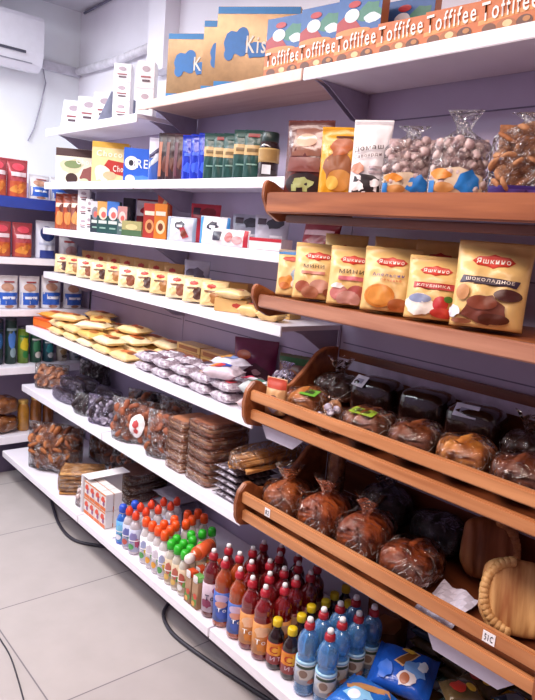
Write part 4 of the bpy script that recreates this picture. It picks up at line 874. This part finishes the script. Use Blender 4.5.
# ---------------- bottles on the bottom shelf
def kid_bottle(h, r, body, capc, lab, ds, flat):
    k = h
    bd = MB().lathe([(r*.8, 0), (r*.98, .004), (r, .012), (r*.93, k*.16), (r, k*.28), (r*.98, k*.58), (r*.93, k*.64), (r*.80, k*.70), (r*.60, k*.745), (.0105, k*.765), (.010, k*.80)], mat(body, .15, .12, 14., 0, 0, .5, .15), 16).build('bottle')
    if flat: cp = MB().lathe([(.0125, k*.795), (.0165, k*.81), (.0165, k*.93), (.0125, k*.985), (.005, k)], mat(capc, .35, .05), 14).build('cap')
    else: cp = MB().lathe([(.011, k*.795), (.0150, k*.81), (.0155, k*.90), (.0125, k*.95), (.008, k*.97), (.0065, k)], mat(capc, .35, .05), 14).build('cap')
    rg = MB().lathe([(.0118, k*.775), (.0118, k*.793)], mat('#efe9ea', .4), 14).build('neck_ring')
    return [('bottle', bd), cyl_label(r+.0006, k*.08, k*.60, lab, ds), ('cap', cp), ('neck_ring', rg)]
def kds(s, a, b_, c): return [('label_print', 'poly', blob(-.15, .62, .34, .24, s), a), ('label_print', 'poly', blob(.25, .4, .26, .2, s+3), b_), ('label_print', 'ell', (-.3, .22, .28, .13), c), ('label_print', 'rect', (-.6, .48, .6, .53), '#f6f2f4')]
red = [(1.249, 1.586), (1.249, 1.521), (1.249, 1.443), (1.249, 1.38), (1.249, 1.317), (1.314, 1.588), (1.312, 1.525), (1.31, 1.46), (1.312, 1.37), (1.307, 1.293), (1.375, 1.531), (1.367, 1.433), (1.375, 1.37), (1.369, 1.307), (1.437, 1.545), (1.428, 1.451), (1.438, 1.369), (1.474, 1.494), (1.481, 1.416), (1.432, 1.306), (1.49, 1.332)]
cola = [(1.254, 1.256), (1.331, 1.232), (1.26, 1.197), (1.393, 1.252), (1.454, 1.248), (1.51, 1.262), (1.574, 1.27), (1.514, 1.202)]
water = [(1.252, 1.124), (1.322, 1.138), (1.388, 1.133), (1.455, 1.129), (1.262, 1.054), (1.331, 1.072), (1.397, 1.067), (1.463, 1.064)]
kblue = [(1.243, 2.198), (1.302, 2.206)]
kor = [(1.243, 2.146), (1.243, 2.094), (1.294, 2.103), (1.298, 2.154), (1.349, 2.155), (1.349, 2.1), (1.409, 2.156), (1.411, 2.104), (1.460, 2.133)]
kflat = [(1.24, 1.963), (1.24, 2.008), (1.24, 1.919), (1.282, 1.949), (1.278, 1.897), (1.24, 1.875), (1.338, 1.964), (1.316, 1.921), (1.359, 1.913), (1.411, 1.98), (1.4, 1.931), (1.454, 1.969), (1.449, 1.92)]
kgreen = [(1.24, 1.828), (1.277, 1.851), (1.24, 1.783), (1.24, 1.739), (1.278, 1.806), (1.278, 1.761), (1.322, 1.812), (1.342, 1.851), (1.322, 1.755), (1.385, 1.839), (1.429, 1.837)]
def bl(kind, pts, i, step=.06):
    """row from the shelf edge and count from the far end, as someone at the shelf would point"""
    x, y = pts[i]; R_ = sorted({round((p[0]-1.21)/step) for p in pts}); r_ = R_.index(round((x-1.21)/step))
    same = sorted([p for p in pts if round((p[0]-1.21)/step) == round((x-1.21)/step)], key=lambda p: -p[1]); k = same.index((x, y))
    return '%s, %s row from shelf edge, %s from far end' % (kind, ORD[r_], ORD[k])
labA = [('label_print', 'poly', blob(-.2, .3, .3, .16, 3), '#8a3a5a'), ('label_print', 'ell', (.3, .78, .2, .12), '#a8506a'), ('lettering', 'text', ('Tok', .1, .52, .8, .2), '#3a2a4a')]
labB = [('label_print', 'ell', (-.05, .80, .42, .14), '#c9b4d4'), ('label_print', 'ell', (-.05, .60, .36, .11), '#d89a8a'), ('label_print', 'poly', blob(.1, .25, .4, .14, 6), '#4a66c0'), ('lettering', 'text', ('Tok', .15, .42, .8, .14), '#f2f0f6')]
labC = [('label_print', 'poly', blob(.0, .72, .44, .18, 5), '#eec09a'), ('label_print', 'poly', blob(.1, .25, .4, .14, 8), '#d88a3c'), ('lettering', 'text', ('Tok', .1, .42, .85, .17), '#f4efe8')]
RB = [sport_bottle('#7d141c', '#a81f2e', '#c9b4c0', labA), sport_bottle('#c8551a', '#b02030', '#3f5fae', labB), sport_bottle('#96181a', '#b02030', '#d08a4a', labC), sport_bottle('#7c1218', '#a81f2e', '#8a3038', labC)]
pick = [0, 1, 1, 2, 2]+[0, 1, 2, 2, 2]+[3]*11
nm = ['dark red', 'orange', 'red', 'deep red']
for i, p in enumerate(red):
    place(RB[pick[i]], 'drink_bottle', (p[0], p[1], Z1), face(48), bl(nm[pick[i]]+' juice bottle', red, i, .0625), 'bottle', 'red-capped juice bottles')
def cola_bottle():
    h = .157; r = .0268
    bd = MB().lathe([(r*.7, 0), (r*.95, .004), (r, .014), (r*.98, .04), (r, .085), (r*.96, .098), (r*.85, .109), (r*.66, .118), (r*.50, .124), (.0125, .128), (.0115, .136)], mat('#26120f', .07, .1, 12., 0, 0, .7, .05), 18).build('bottle')
    cp = MB().lathe([(.0145, .1365), (.0150, .138), (.0150, .154), (.0130, .1575), (.004, .1578)], mat('#dcbc1e', .4, .05), 18).build('cap')
    return [('bottle', bd), cyl_label(r+.0008, .022, .090, '#a02c26', [('label_print', 'rect', (-.62, .42, .62, 1), '#e0872a'), ('label_print', 'poly', blob(.1, .66, .3, .22, 4), '#efb23c'), ('lettering', 'text', ('C', -.1, .70, .45, .34), '#b8301e'), ('small_lettering', 'text', ('ИТ', .05, .28, .6, .2), '#d9b4c0')]), ('cap', cp)]
CB = cola_bottle()
for i, p in enumerate(cola):
    place(CB, 'cola_bottle', (p[0], p[1], Z1), face(46), bl('dark cola bottle with yellow cap', cola, i, .066), 'bottle', 'yellow-capped cola bottles')
def water_bottle():
    r = .0308; m_ = mat('#6cb0ee', .04, .1, 12., 0, 0, 1., .7, alpha_spec=1.)
    bd = MB().lathe([(r*.7, 0), (r*.96, .005), (r, .014), (r*.94, .03), (r, .045), (r*.98, .10), (r*.84, .112), (r*.80, .120), (r*.98, .134), (r, .152), (r*.96, .166), (r*.86, .177), (r*.70, .186), (r*.52, .192), (.0135, .195), (.012, .200)], m_, 20).build('bottle')
    cp = MB().lathe([(.0150, .1995), (.0158, .202), (.0150, .214), (.0115, .219)], mat('#a8202e', .35), 16).build('cap')
    no = MB().lathe([(.0095, .2185), (.0095, .228), (.0075, .232), (.004, .2325)], mat(WHITE, .35), 12).build('nozzle')
    return [('bottle', bd), cyl_label(r+.0008, .040, .100, '#a9b0bc', [('label_print', 'poly', blob(.0, .5, .42, .3, 5), '#c9c4be'), ('label_print', 'ell', (-.1, .55, .2, .2), '#8a7468'), ('label_print', 'rect', (-.5, .82, .5, .96), '#3a4a3c'), ('label_print', 'poly', blob(.3, .2, .2, .12, 4), '#b87868')]),
            ('water_line', MB().lathe([(r+.0004, .100), (r+.0006, .104), (r*.99+.0006, .108)], mat('#a8d4ee', .15), 20).build('water_line')), ('cap', cp, [('nozzle', no)])]
WB = water_bottle()
for i, p in enumerate(water):
    place(WB, 'water_bottle', (p[0], p[1], Z1), face(44), bl('blue water bottle with red cap', water, i, .067), 'bottle', 'blue water bottles')
KB = kid_bottle(.166, .0245, '#2f6fd0', '#2a52c8', '#5aa0d8', kds(1, '#7ac0e0', '#3a8a5a', '#e4e4f0'), True)
for i, p in enumerate(kblue): place(KB, 'drink_bottle', (p[0], p[1], Z1), face(55), 'small blue bottle with blue cap, %s' % ['at the edge beside the juice cartons', 'behind the blue one at the edge'][i], 'bottle')
KO = [kid_bottle(.176, .0236, '#cfc6cc', '#e0401c', '#b9bcd4', kds(s, a, b_, c), False) for s, a, b_, c in [(2, '#6a70b0', '#3f8a50', '#c05a50'), (5, '#8a84b8', '#b04a6a', '#58a060')]]
for i, p in enumerate(kor): place(KO[i % 2], 'drink_bottle', (p[0], p[1], Z1), face(55), bl('small orange-capped children drink bottle', kor, i), 'bottle', 'orange-capped small bottles')
KF = [kid_bottle(.187, .0205, '#dcd6d6', '#f0561c', '#e9e4ea', kds(s, a, b_, c), True) for s, a, b_, c in [(3, '#d8d0dc', '#5a9a50', '#e0a040'), (7, '#a0a8cc', '#d8b840', '#5aa05a')]]
for i, p in enumerate(kflat): place(KF[i % 2], 'drink_bottle', (p[0], p[1], Z1), face(52), bl('slim bottle with bright orange cap', kflat, i, .045), 'bottle', 'slim orange-capped bottles')
KG = [kid_bottle(.169, .0200, '#d9d2c4', '#2fb52a', '#cdb89c', kds(s, a, b_, c), True) for s, a, b_, c in [(4, '#c06a5a', '#5aa04a', '#d8b060'), (8, '#b85a4a', '#7ab05a', '#e4e0da')]]
for i, p in enumerate(kgreen): place(KG[i % 2], 'drink_bottle', (p[0], p[1], Z1), face(50), bl('slim bottle with bright green cap', kgreen, i, .045), 'bottle', 'slim green-capped bottles')
# row of small cartons with side caps
def small_carton(top, s):
    c = carton(.036, .036, .098, '#b08a6a', [('front_print', 'rect', (-.5, 0, .5, .5), '#7d5a3a'), ('front_print', 'poly', blob(0, .3, .4, .2, s), '#5a8a3c'), ('front_print', 'poly', blob(.1, .45, .3, .12, s+1), '#c84a34'), ('front_print', 'ell', (-.1, .18, .25, .1), '#d89a4a')])
    tp = MB().box((0, .0, .108), (.037, .030, .018), mat(top, .4)).build('top', .003)
    cp = MB().sellip((0, -.0180, .108), (.026, .006, .026), mat('#efe8e4', .4), .3, 1, 16, 6).build('white_cap')
    return [c[0]]+c[1:]+[('top', tp), ('white_cap', cp)]
for i, (x, y, c) in enumerate([(1.240, 1.6845, '#e0552a'), (1.280, 1.6855, '#e0552a'), (1.320, 1.6865, '#d84a24'), (1.360, 1.6875, '#d84a24'), (1.240, 1.642, '#7cc06a'), (1.280, 1.643, '#d84a24')]):
    place(small_carton(c, i), 'drink_carton', (x, y, Z1), face(40 if False else 0), 'small drink carton with %s top and white cap, %s row, %s from the edge' % ('pale green' if c == '#7cc06a' else 'orange', ['far', 'near'][i // 4], ORD[i % 4]), 'drink carton', 'small drink cartons')
LB = kid_bottle(.150, .024, '#d8602a', '#efe6e0', '#d8582a', kds(2, '#e08a4a', '#c03a20', '#8a3a24'), True)
place(LB, 'drink_bottle', (1.335, 1.715, Z1+.151), -70, 'orange bottle lying on its side on the small drink cartons', 'bottle', tilt=90)

# ---------------- chips and snacks at the right end of the bottom shelf
def chips(s, c, ds, w=.20, l=.15, h=.055): return pillow(w, l, h, c, ds, s, rough=.2, bump=.5)
bluechip = [('picture', 'poly', [(-.16, .52), (.06, .94), (.20, .88), (.0, .44)], '#d9b48a'), ('picture', 'poly', [(-.13, .54), (.06, .90), (.17, .86), (.0, .48)], '#8a5428'), ('picture', 'poly', blob(.20, .48, .17, .2, 3), '#6d9ad8'), ('picture', 'poly', blob(.1, .22, .15, .16, 5), '#d9cfd4'), ('picture', 'ell', (.08, .22, .08, .12), '#a05a3a'), ('picture', 'poly', blob(.30, .6, .08, .14, 7), '#dfe4ee'), ('picture', 'poly', blob(-.25, .3, .12, .2, 9), '#2f6ad0'), ('picture', 'poly', blob(.02, .86, .1, .06, 2), '#e0b040')]
place(chips(400, '#1f55b8', bluechip, .175, .135, .06), 'chips_bag', (1.452, .928, Z1+.060), face(22), 'blue chips bag with brown plaque lying on other bags behind the water bottles', 'chips bag', tilt=22)
place(chips(402, '#7a5a3a', [('picture', 'ell', (0, .5, .3, .3), '#9a6a40')], .16, .14, .05), 'chips_bag', (1.47, .915, Z1), face(6), 'brown bag lying flat under the blue chips bag', 'chips bag')
place(chips(401, '#2a6ac0', [('picture', 'poly', [(-.4, .55), (.3, .92), (.42, .78), (-.3, .40)], '#c08a58'), ('picture', 'poly', blob(0, .35, .3, .2, 4), '#8ac0e4'), ('picture', 'ell', (-.1, .3, .12, .12), '#e6e6ee'), ('picture', 'ell', (.2, .25, .1, .1), '#2c50a0')], .15, .13, .050), 'chips_bag', (1.288, .935, Z1+.050), face(8), 'blue and tan chips bag at the shelf edge before the water bottles', 'chips bag', tilt=4)
place(chips(403, '#5a4630', [('picture', 'ell', (0, .5, .3, .3), '#8a6a30')], .15, .12, .046), 'chips_bag', (1.288, .935, Z1), face(4), 'brown bag lying under the blue and tan chips bag', 'chips bag')
place(pouch(.14, .07, .17, '#6d3f22', [('picture', 'poly', blob(0, .5, .3, .2, 5), '#94592e')], 404, rough=.25), 'chips_bag', (1.645, 1.13, Z1), face(35), 'brown bag standing at the back behind the blue chips bag', 'chips bag')
sn = [pillow(.105, .075, .035, c, [('picture', 'poly', blob(-.1, .5, .22, .28, i), d), ('picture', 'ell', (.2, .5, .12, .24), e)], 410+i, rough=.22, bump=.5) for i, (c, d, e) in enumerate([('#4a3f2c', '#8a5a2c', '#2f62c0'), ('#5c4a30', '#c0392c', '#e0b030'), ('#38443c', '#d9a52a', '#34588c'), ('#e0a41e', '#8a5a1c', '#b8761c'), ('#2a3448', '#6a6a74', '#8a4a2c')])]
k = 0
for r_, x in enumerate((1.30, 1.385, 1.47, 1.555, 1.64)):
    for j in ((0, 1, 2) if r_ < 4 else (0, 1, 2, 3, 4)):
        y = .752-.109*j if j < 3 else .752+.109*(j-2)
        for lay in range((2, 3, 4, 4, 4)[r_]):
            q = random.Random(r_*17+j*3+lay)
            t = q.choice([0, 1, 2, 4, 0, 2]) if not (lay == 3 and (r_, j) in ((3, 1), (2, 1), (4, 0))) else 3
            place(sn[t], 'snack_pack', (x, y, Z1+.0365*lay), face(q.uniform(-5, 5)), 'small %s snack pack, %s layer, %s row from edge, %s past blue bags' % (['brown', 'brown-red', 'dark green', 'yellow', 'dark blue'][t], ['bottom', 'second', 'third', 'top'][lay], ORD[r_], ORD[j]) if j < 3 else 'small %s snack pack, back corner, %s layer, %s behind blue chips bag' % (['brown', 'brown-red', 'dark green', 'yellow', 'dark blue'][t], ['bottom', 'second', 'third', 'top'][lay], ['nearer', 'farther'][j-3]), 'snack', 'small snack packs')
for i, (x, y, a, lb) in enumerate([(1.60, .73, 30, 'yellow snack pack lying askew on top of the snack heap'), (1.50, .62, -20, 'dark blue snack pack lying askew on the snack heap'), (1.43, .735, 50, 'brown and red snack pack lying askew by the blue chips bag')]):
    place(sn[[3, 4, 1][i]], 'snack_pack', (x, y, Z1+.1475), face(a), lb, 'snack')

# ---------------- bread in the two slatted trays
def zt(x, base): return base+.055*(x-1.295)/.365+.003
B3, B4 = .897, .557
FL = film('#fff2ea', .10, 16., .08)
def bread(tpl, name, x, y, base, f, lb, cat='bread', dz=0, tilt=0, roll=0):
    r = place(tpl, name, (x, y, base+.1), face(f), lb, cat, None, tilt, roll)
    Mx = Matrix.Translation(r.location) @ r.rotation_euler.to_matrix().to_4x4()
    pts = [Mx @ v.co for p in tpl for v in p[1].vertices]
    lx = min(p.x for p in pts); hx = max(p.x for p in pts); sh = max(0, 1.297-lx)-max(0, hx-1.655)
    r.location.x += sh
    r.location.z -= min(p.z-(base+.0035+.055*(min(1.66, p.x+sh)-1.295)/.365) for p in pts)   # rest on the sloping board
    return r
tagw = lambda w, h, c, dark=True: [('label', 'rect', (-.5, 0, .5, 1), c)]
def with_label(tpl, xs, ys, zs, w, h, c, ang=0, tilt=.6, name='label', c2=None):
    R_ = Matrix.Rotation(ang, 3, 'Z') @ Matrix.Rotation(tilt, 3, 'X')
    mb = MB().box((xs, ys, zs), (w, h, .0012), mat(c, .4), R_)
    if c2: mb.box(Vector((xs, ys, zs))+R_ @ Vector((0, 0, .0012)), (w*.5, h*.4, .001), mat(c2, .4), R_)
    return tpl+[(name, mb.build(name))]
# upper slatted tray
L = with_label(loaf(.125, .125, .095, '#c88038', '#8e4c1e', 1, 1, FL, False), .03, -.035, .094, .055, .04, '#6aa636', .2, .25, 'green_label', '#3a4a22')
bread(L, 'bread_loaf', 1.385, 1.346, B3, 4, 'round golden bread with a green label near the tray end, upper slatted tray')
place_at(pouch(.075, .05, .115, '#d9a878', [('front_print', 'rect', (-.5, .72, .5, 1), '#b8432c'), ('front_print', 'ell', (.05, .35, .3, .2), '#4a2c34'), ('front_print', 'poly', blob(.1, .3, .3, .2, 4), '#c9c4d0')], 500), 'snack_pack', 1.345, 1.452, zt(1.38, B3), 14, 'small orange and white pack standing in the tray corner by the end panel', 'snack')
bf = filled_bag(.09, .08, .10, [(whc, .013), (tan, .021)], 501, .84, n=16, fm=FL)
place_filled(bf, 'cookie_bag', (1.37, 1.232, zt(1.42, B3)), face(4), 'clear bag of pale biscuits behind the front slat, beside the green-labelled bread', 'cookie bag', 'cookie')
L2 = with_label(loaf(.145, .13, .092, '#985428', '#623016', 2, 3, FL, False), .0, -.035, .092, .075, .038, '#9ab83a', .1, .2, 'green_label', '#4a4a1c')
bread(L2, 'bread_loaf', 1.385, 1.100, B3, 2, 'dark bread in film with a yellow-green label at the front slat')
# a packed row of flat brown loaves seen through the gap of the slats
for i, (x, y, l, c, c2, lb) in enumerate([(1.385, .942, .130, '#8a4a28', '#5a2c16', 'dark brown film-wrapped loaf at the front slat, before the golden loaf'), (1.39, .797, .134, '#d08c40', '#96501f', 'golden loaf lying at the front slat'), (1.39, .650, .130, '#7c4024', '#4c2212', 'brown crumb loaf at the front right corner of the upper slatted tray')]):
    bread(loaf(l, .13, .098, c, c2, 5+i, 2, FL, False), 'bread_loaf', x, y, B3, 2, lb)
blackp = lambda s: [('package', MB().sellip((0, 0, .060), (.15, .13, .118), mat('#2a1512', .12, .3, 25., .8, 0, .6, col2='#140a0a'), .5, .5, 20, 10).build('package'))]
P1 = with_label(blackp(1), -.035, -.052, .108, .052, .040, '#c9c6d4', -.35, .85, 'white_label', '#8a88a0')
bread(P1, 'bread_package', 1.56, 1.225, B3, 10, 'dark film package with a tilted white label, upper slatted tray')
bread(blackp(2), 'bread_package', 1.575, 1.05, B3, 8, 'dark shiny film package without label in the middle of the back row')
P2 = with_label(blackp(3), -.01, -.052, .108, .064, .040, '#b4b2c8', .05, .85, 'white_label', '#7c7a96')
bread(P2, 'bread_package', 1.56, .88, B3, 8, 'dark film package with a straight white label behind the golden loaf')
bread(loaf(.15, .12, .085, '#53281a', '#341509', 9, 3, FL, True), 'bread_loaf', 1.575, 1.40, B3, 10, 'dark loaf with tied film end in the back corner of the upper slatted tray')
bread(loaf(.135, .11, .08, '#4a2418', '#2c130a', 10, 3, FL, True), 'bread_loaf', 1.56, .725, B3, 2, 'dark loaf in film at the back, right of the straight white label')
bread(loaf(.13, .10, .08, '#6d351c', '#44200f', 11, 3, FL, False), 'bread_loaf', 1.56, .575, B3, 2, 'brown loaf at the back right corner of the upper slatted tray')
for i, (y, c, c2) in enumerate([(1.12, '#8a5434', '#5e3018')]): pass
# lower slatted tray
bread(loaf(.145, .16, .110, '#c06a34', '#7a3a1a', 20, 1, FL, True, .8, .8), 'bread_loaf', 1.39, 1.403, B4, 5, 'round brown bread in film nearest the tray end, lower slatted tray')
bread(loaf(.148, .17, .125, '#c4642e', '#7c3516', 21, 1, FL, True, .8, .8), 'bread_loaf', 1.395, 1.240, B4, 2, 'big round red-brown bread in film, second from the tray end')
bread(loaf(.148, .17, .125, '#b85a2a', '#6c2e14', 22, 1, FL, True, .8, .8), 'bread_loaf', 1.395, 1.078, B4, 2, 'round red-brown bread in film, third from the tray end')
bread(loaf(.148, .17, .105, '#a04c22', '#55230f', 23, 2, FL, False, .8, .7), 'bread_loaf', 1.395, .914, B4, 2, 'dark flat bread in film before the white paper')
stick = [('rusk_bread', MB().sellip((0, 0, .09), (.05, .06, .19), mat('#b87a44', .6, .15, 40., .4, col2='#8a4f24'), .4, .5, 16, 12).build('rusk_bread')), ('clear_film', MB().sellip((0, 0, .092), (.058, .068, .20), FL, .4, .5, 16, 12).build('clear_film'))]
bread(stick, 'bread_package', 1.545, 1.345, B4, 30, 'upright golden rusk pack standing behind the round breads', tilt=-4)
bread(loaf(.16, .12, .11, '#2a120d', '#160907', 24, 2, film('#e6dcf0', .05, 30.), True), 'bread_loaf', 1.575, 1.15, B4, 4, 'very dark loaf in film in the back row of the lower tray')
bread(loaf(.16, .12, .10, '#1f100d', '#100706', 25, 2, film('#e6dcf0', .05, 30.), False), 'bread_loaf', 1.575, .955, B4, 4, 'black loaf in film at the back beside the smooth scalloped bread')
pp = MB(); npz = 8
vs = [((i/npz-.5)*.105, (j/npz-.5)*.13, .040*(j/npz)+.006*math.sin(i*1.3+j)+.012) for j in range(npz+1) for i in range(npz+1)]
pp.add(vs, [(j*(npz+1)+i, j*(npz+1)+i+1, (j+1)*(npz+1)+i+1, (j+1)*(npz+1)+i) for j in range(npz) for i in range(npz)], mat('#c9c2d2', .6, .05))
bread([('paper_sheet', pp.build('paper_sheet'))], 'paper_sheet', 1.37, .782, B4, 0, 'crumpled white paper sheet lying at the front slat beside the scalloped breads', 'paper')
def shell_bread(w, h, d, c, c2, rim, rim2, side, s):
    """flat upright bread with a fluted face and a scalloped rim"""
    def fn(p):
        k = math.sin(p.x/w*34+p.z/h*3)
        return Vector((p.x*(1+.03*math.sin(p.z/h*22)), p.y+(-.0035*k if p.y < 0 else 0), p.z))
    out = [('bread', MB().sellip((0, 0, h/2), (w, d, h), mat(c, .6, .15, 6., .3, col2=c2, stretch=(7., 2., .8)), .6, .62, 64, 16, fn=fn).build('bread'))]
    mb = MB(); m2 = mat(rim, .6, .12, 50., .5, col2=rim2)
    for i in range(19):
        a = PI*(.08+.84*i/18); a = a if side > 0 else -a
        x = w/2*.90*math.sin(a); z = h/2-h/2*.93*math.cos(a)
        mb.sellip((x, -d*.22, z), (.024, d*.72, .026), m2, .8, .8, 10, 8)
    out.append(('scalloped_rim', mb.build('scalloped_rim')))
    return out
bread(shell_bread(.15, .165, .055, '#9a5a2c', '#6e3816', '#b87a44', '#8a5026', 1, 1), 'bread_loaf', 1.545, .775, B4, 34, 'smooth brown bread with a scalloped edge standing beside the white paper', tilt=-22)
bread(shell_bread(.17, .175, .055, '#d3a266', '#96592a', '#d8aa70', '#b07c44', -1, 2), 'bread_loaf', 1.40, .615, B4, 34, 'pale golden fluted bread leaning upright at the right tray corner', tilt=-26)

# ---------------- products on the far-wall shelves
def fbagp(w, h, c, ds, s): return pouch(w, .07, h, c, ds, s, rough=.25, pinch=.03)
pasta = [('front_print', 'rect', (-.4, .02, .4, .42), '#b8502c'), ('front_print', 'poly', blob(-.1, .2, .28, .12, 2), '#d98a3c'), ('front_print', 'poly', blob(.15, .3, .22, .08, 4), '#c8702c'), ('front_print', 'rect', (-.36, .55, .36, .66), '#e6cdd0'), ('front_print', 'ell', (0, .80, .3, .1), '#d84a5a')]
for x, z, h, lb in [(1.168, 1.565, .195, 'red pasta bag on the blue-fronted shelf, cut by the picture edge'), (1.276, 1.565, .195, 'red pasta bag with orange pasta print on the blue-fronted shelf'), (1.195, 1.247, .185, 'red pasta bag on the second far shelf, cut by the picture edge'), (1.310, 1.247, .185, 'red pasta bag on the second far shelf beside the white and navy bag')]:
    place(fbagp(.108, h, '#a9464c', pasta, 600+int(x*50+z*9)), 'pasta_bag', (x, 3.565, z), 0, lb, 'pasta bag', 'red pasta bags')
ric = [('front_print', 'rect', (-.46, .12, .46, .50), '#2c5cba'), ('front_print', 'rect', (-.3, .30, .3, .38), '#dfe6f4'), ('front_print', 'ell', (-.05, .66, .3, .12), '#b88a74'), ('front_print', 'ell', (.02, .07, .22, .05), '#a87a64'), ('front_print', 'rect', (-.2, .80, .3, .84), '#a03a3a')]
for x, z, h, lb in [(1.395, 1.565, .13, 'white and blue grain bag on the blue-fronted shelf, beside the red bag'), (1.515, 1.565, .13, 'white and blue grain bag on the blue-fronted shelf, half behind the white shelf'),
                    (1.235, .965, .178, 'white and blue rice bag on the third far shelf, first at the picture edge'), (1.356, .965, .178, 'white and blue rice bag on the third far shelf, second one'), (1.480, .965, .185, 'white and blue rice bag on the third far shelf, third one'), (1.610, .965, .172, 'white and blue rice bag on the third far shelf, fourth one')]:
    place(fbagp(.112, h, '#d8d6dc', ric, 620+int(x*50+z*9)), 'rice_bag', (x, 3.565, z), 0, lb, 'rice bag', 'white and blue rice bags')
place(fbagp(.112, .205, '#d6d8e6', [('front_print', 'ell', (.02, .66, .36, .2), '#27346c'), ('front_print', 'rect', (-.35, .0, .4, .22), '#2b3c86'), ('front_print', 'rect', (-.4, .36, .4, .42), '#b0b4cc')], 640), 'flour_bag', (1.440, 3.565, 1.247), 0, 'white and navy flour bag on the second far shelf', 'flour bag')
place(fbagp(.112, .135, '#e6dadd', [('front_print', 'ell', (.05, .35, .3, .22), '#c99a98'), ('front_print', 'rect', (-.3, .7, .3, .78), '#c05a5a')], 641), 'flour_bag', (1.575, 3.565, 1.247), 0, 'white and pinkish bag beside the navy flour bag', 'flour bag')
def can(r, h, c, lab, ds):
    return [('can', MB().lathe([(r*.94, 0), (r, .004), (r, h-.006), (r*.95, h)], mat(c, .3), 18).build('can')), cyl_label(r+.0008, .006, h-.010, lab, ds), ('lid', MB().lathe([(r*.97, h-.004), (r*1.0, h), (r*.97, h+.008), (r*.9, h+.009)], mat('#3c3a48', .35), 18).build('lid'))]
cz = .6475
for i, (x, h, c, d, e, lb) in enumerate([(1.200, .245, '#1f2a3c', '#2f5a8c', '#20302c', 'tall dark tin at the picture edge on the fourth far shelf'), (1.272, .25, '#203a34', '#4a7ac4', '#8aa0a8', 'tall dark green tin with blue print'), (1.342, .20, '#6a8a2c', '#d8c22a', '#2f7a3c', 'yellow and green tin'), (1.414, .175, '#1f4a38', '#3f8a5a', '#d8d4cc', 'dark green tin between the yellow and the teal tins'), (1.488, .15, '#1f4f5c', '#3a9a9c', '#dfe4e0', 'teal tin with pale base print'), (1.572, .105, '#c9c2b0', '#a8895a', '#6a5a4c', 'short cream coloured tin'), (1.650, .075, '#b9bcc4', '#8a94a0', '#5a6a74', 'short pale grey tin at the shelf end')]):
    place(can(.030, h, c, c, [('label_print', 'poly', blob(0, .55, .36, .22, i), d), ('label_print', 'ell', (.1, .25, .3, .12), e), ('label_print', 'rect', (-.5, .78, .5, .84), e)]), 'tin_can', (x, 3.60, cz), 0, lb, 'tin')
bl_ = loaf(.155, .12, .095, '#b8783a', '#8a4c1e', 60, 2, FL, False)
for x, y, z, lb in [(1.235, 3.61, .2465, 'golden loaf on the lowest far shelf, lower one'), (1.235, 3.61, .2465+.106, 'golden loaf lying on another on the lowest far shelf')]:
    place(bl_, 'bread_loaf', (x, y, z), 0, lb, 'bread')
for i, (x, h, c, lb) in enumerate([(1.352, .18, '#a8742c', 'golden jar on the lowest far shelf beside the loaves'), (1.425, .20, '#8c5426', 'amber jar on the lowest far shelf, second after the loaves'), (1.500, .17, '#7a4420', 'brown jar on the lowest far shelf behind the cookie bag')]):
    r = .033
    place([('jar', MB().lathe([(r*.9, 0), (r, .005), (r, h*.72), (r*.8, h*.84), (r*.78, h*.88)], mat(c, .12, .2, 30., 0, 0, .5), 16).build('jar')), ('lid', MB().lathe([(r*.80, h*.882), (r*.84, h*.89), (r*.84, h*.99), (r*.78, h)], mat('#d8b060', .3, .05, 20., 0, .5), 16).build('lid'))], 'preserve_jar', (x, 3.60, .2465), 0, lb, 'jar')
bpy.context.view_layer.update()
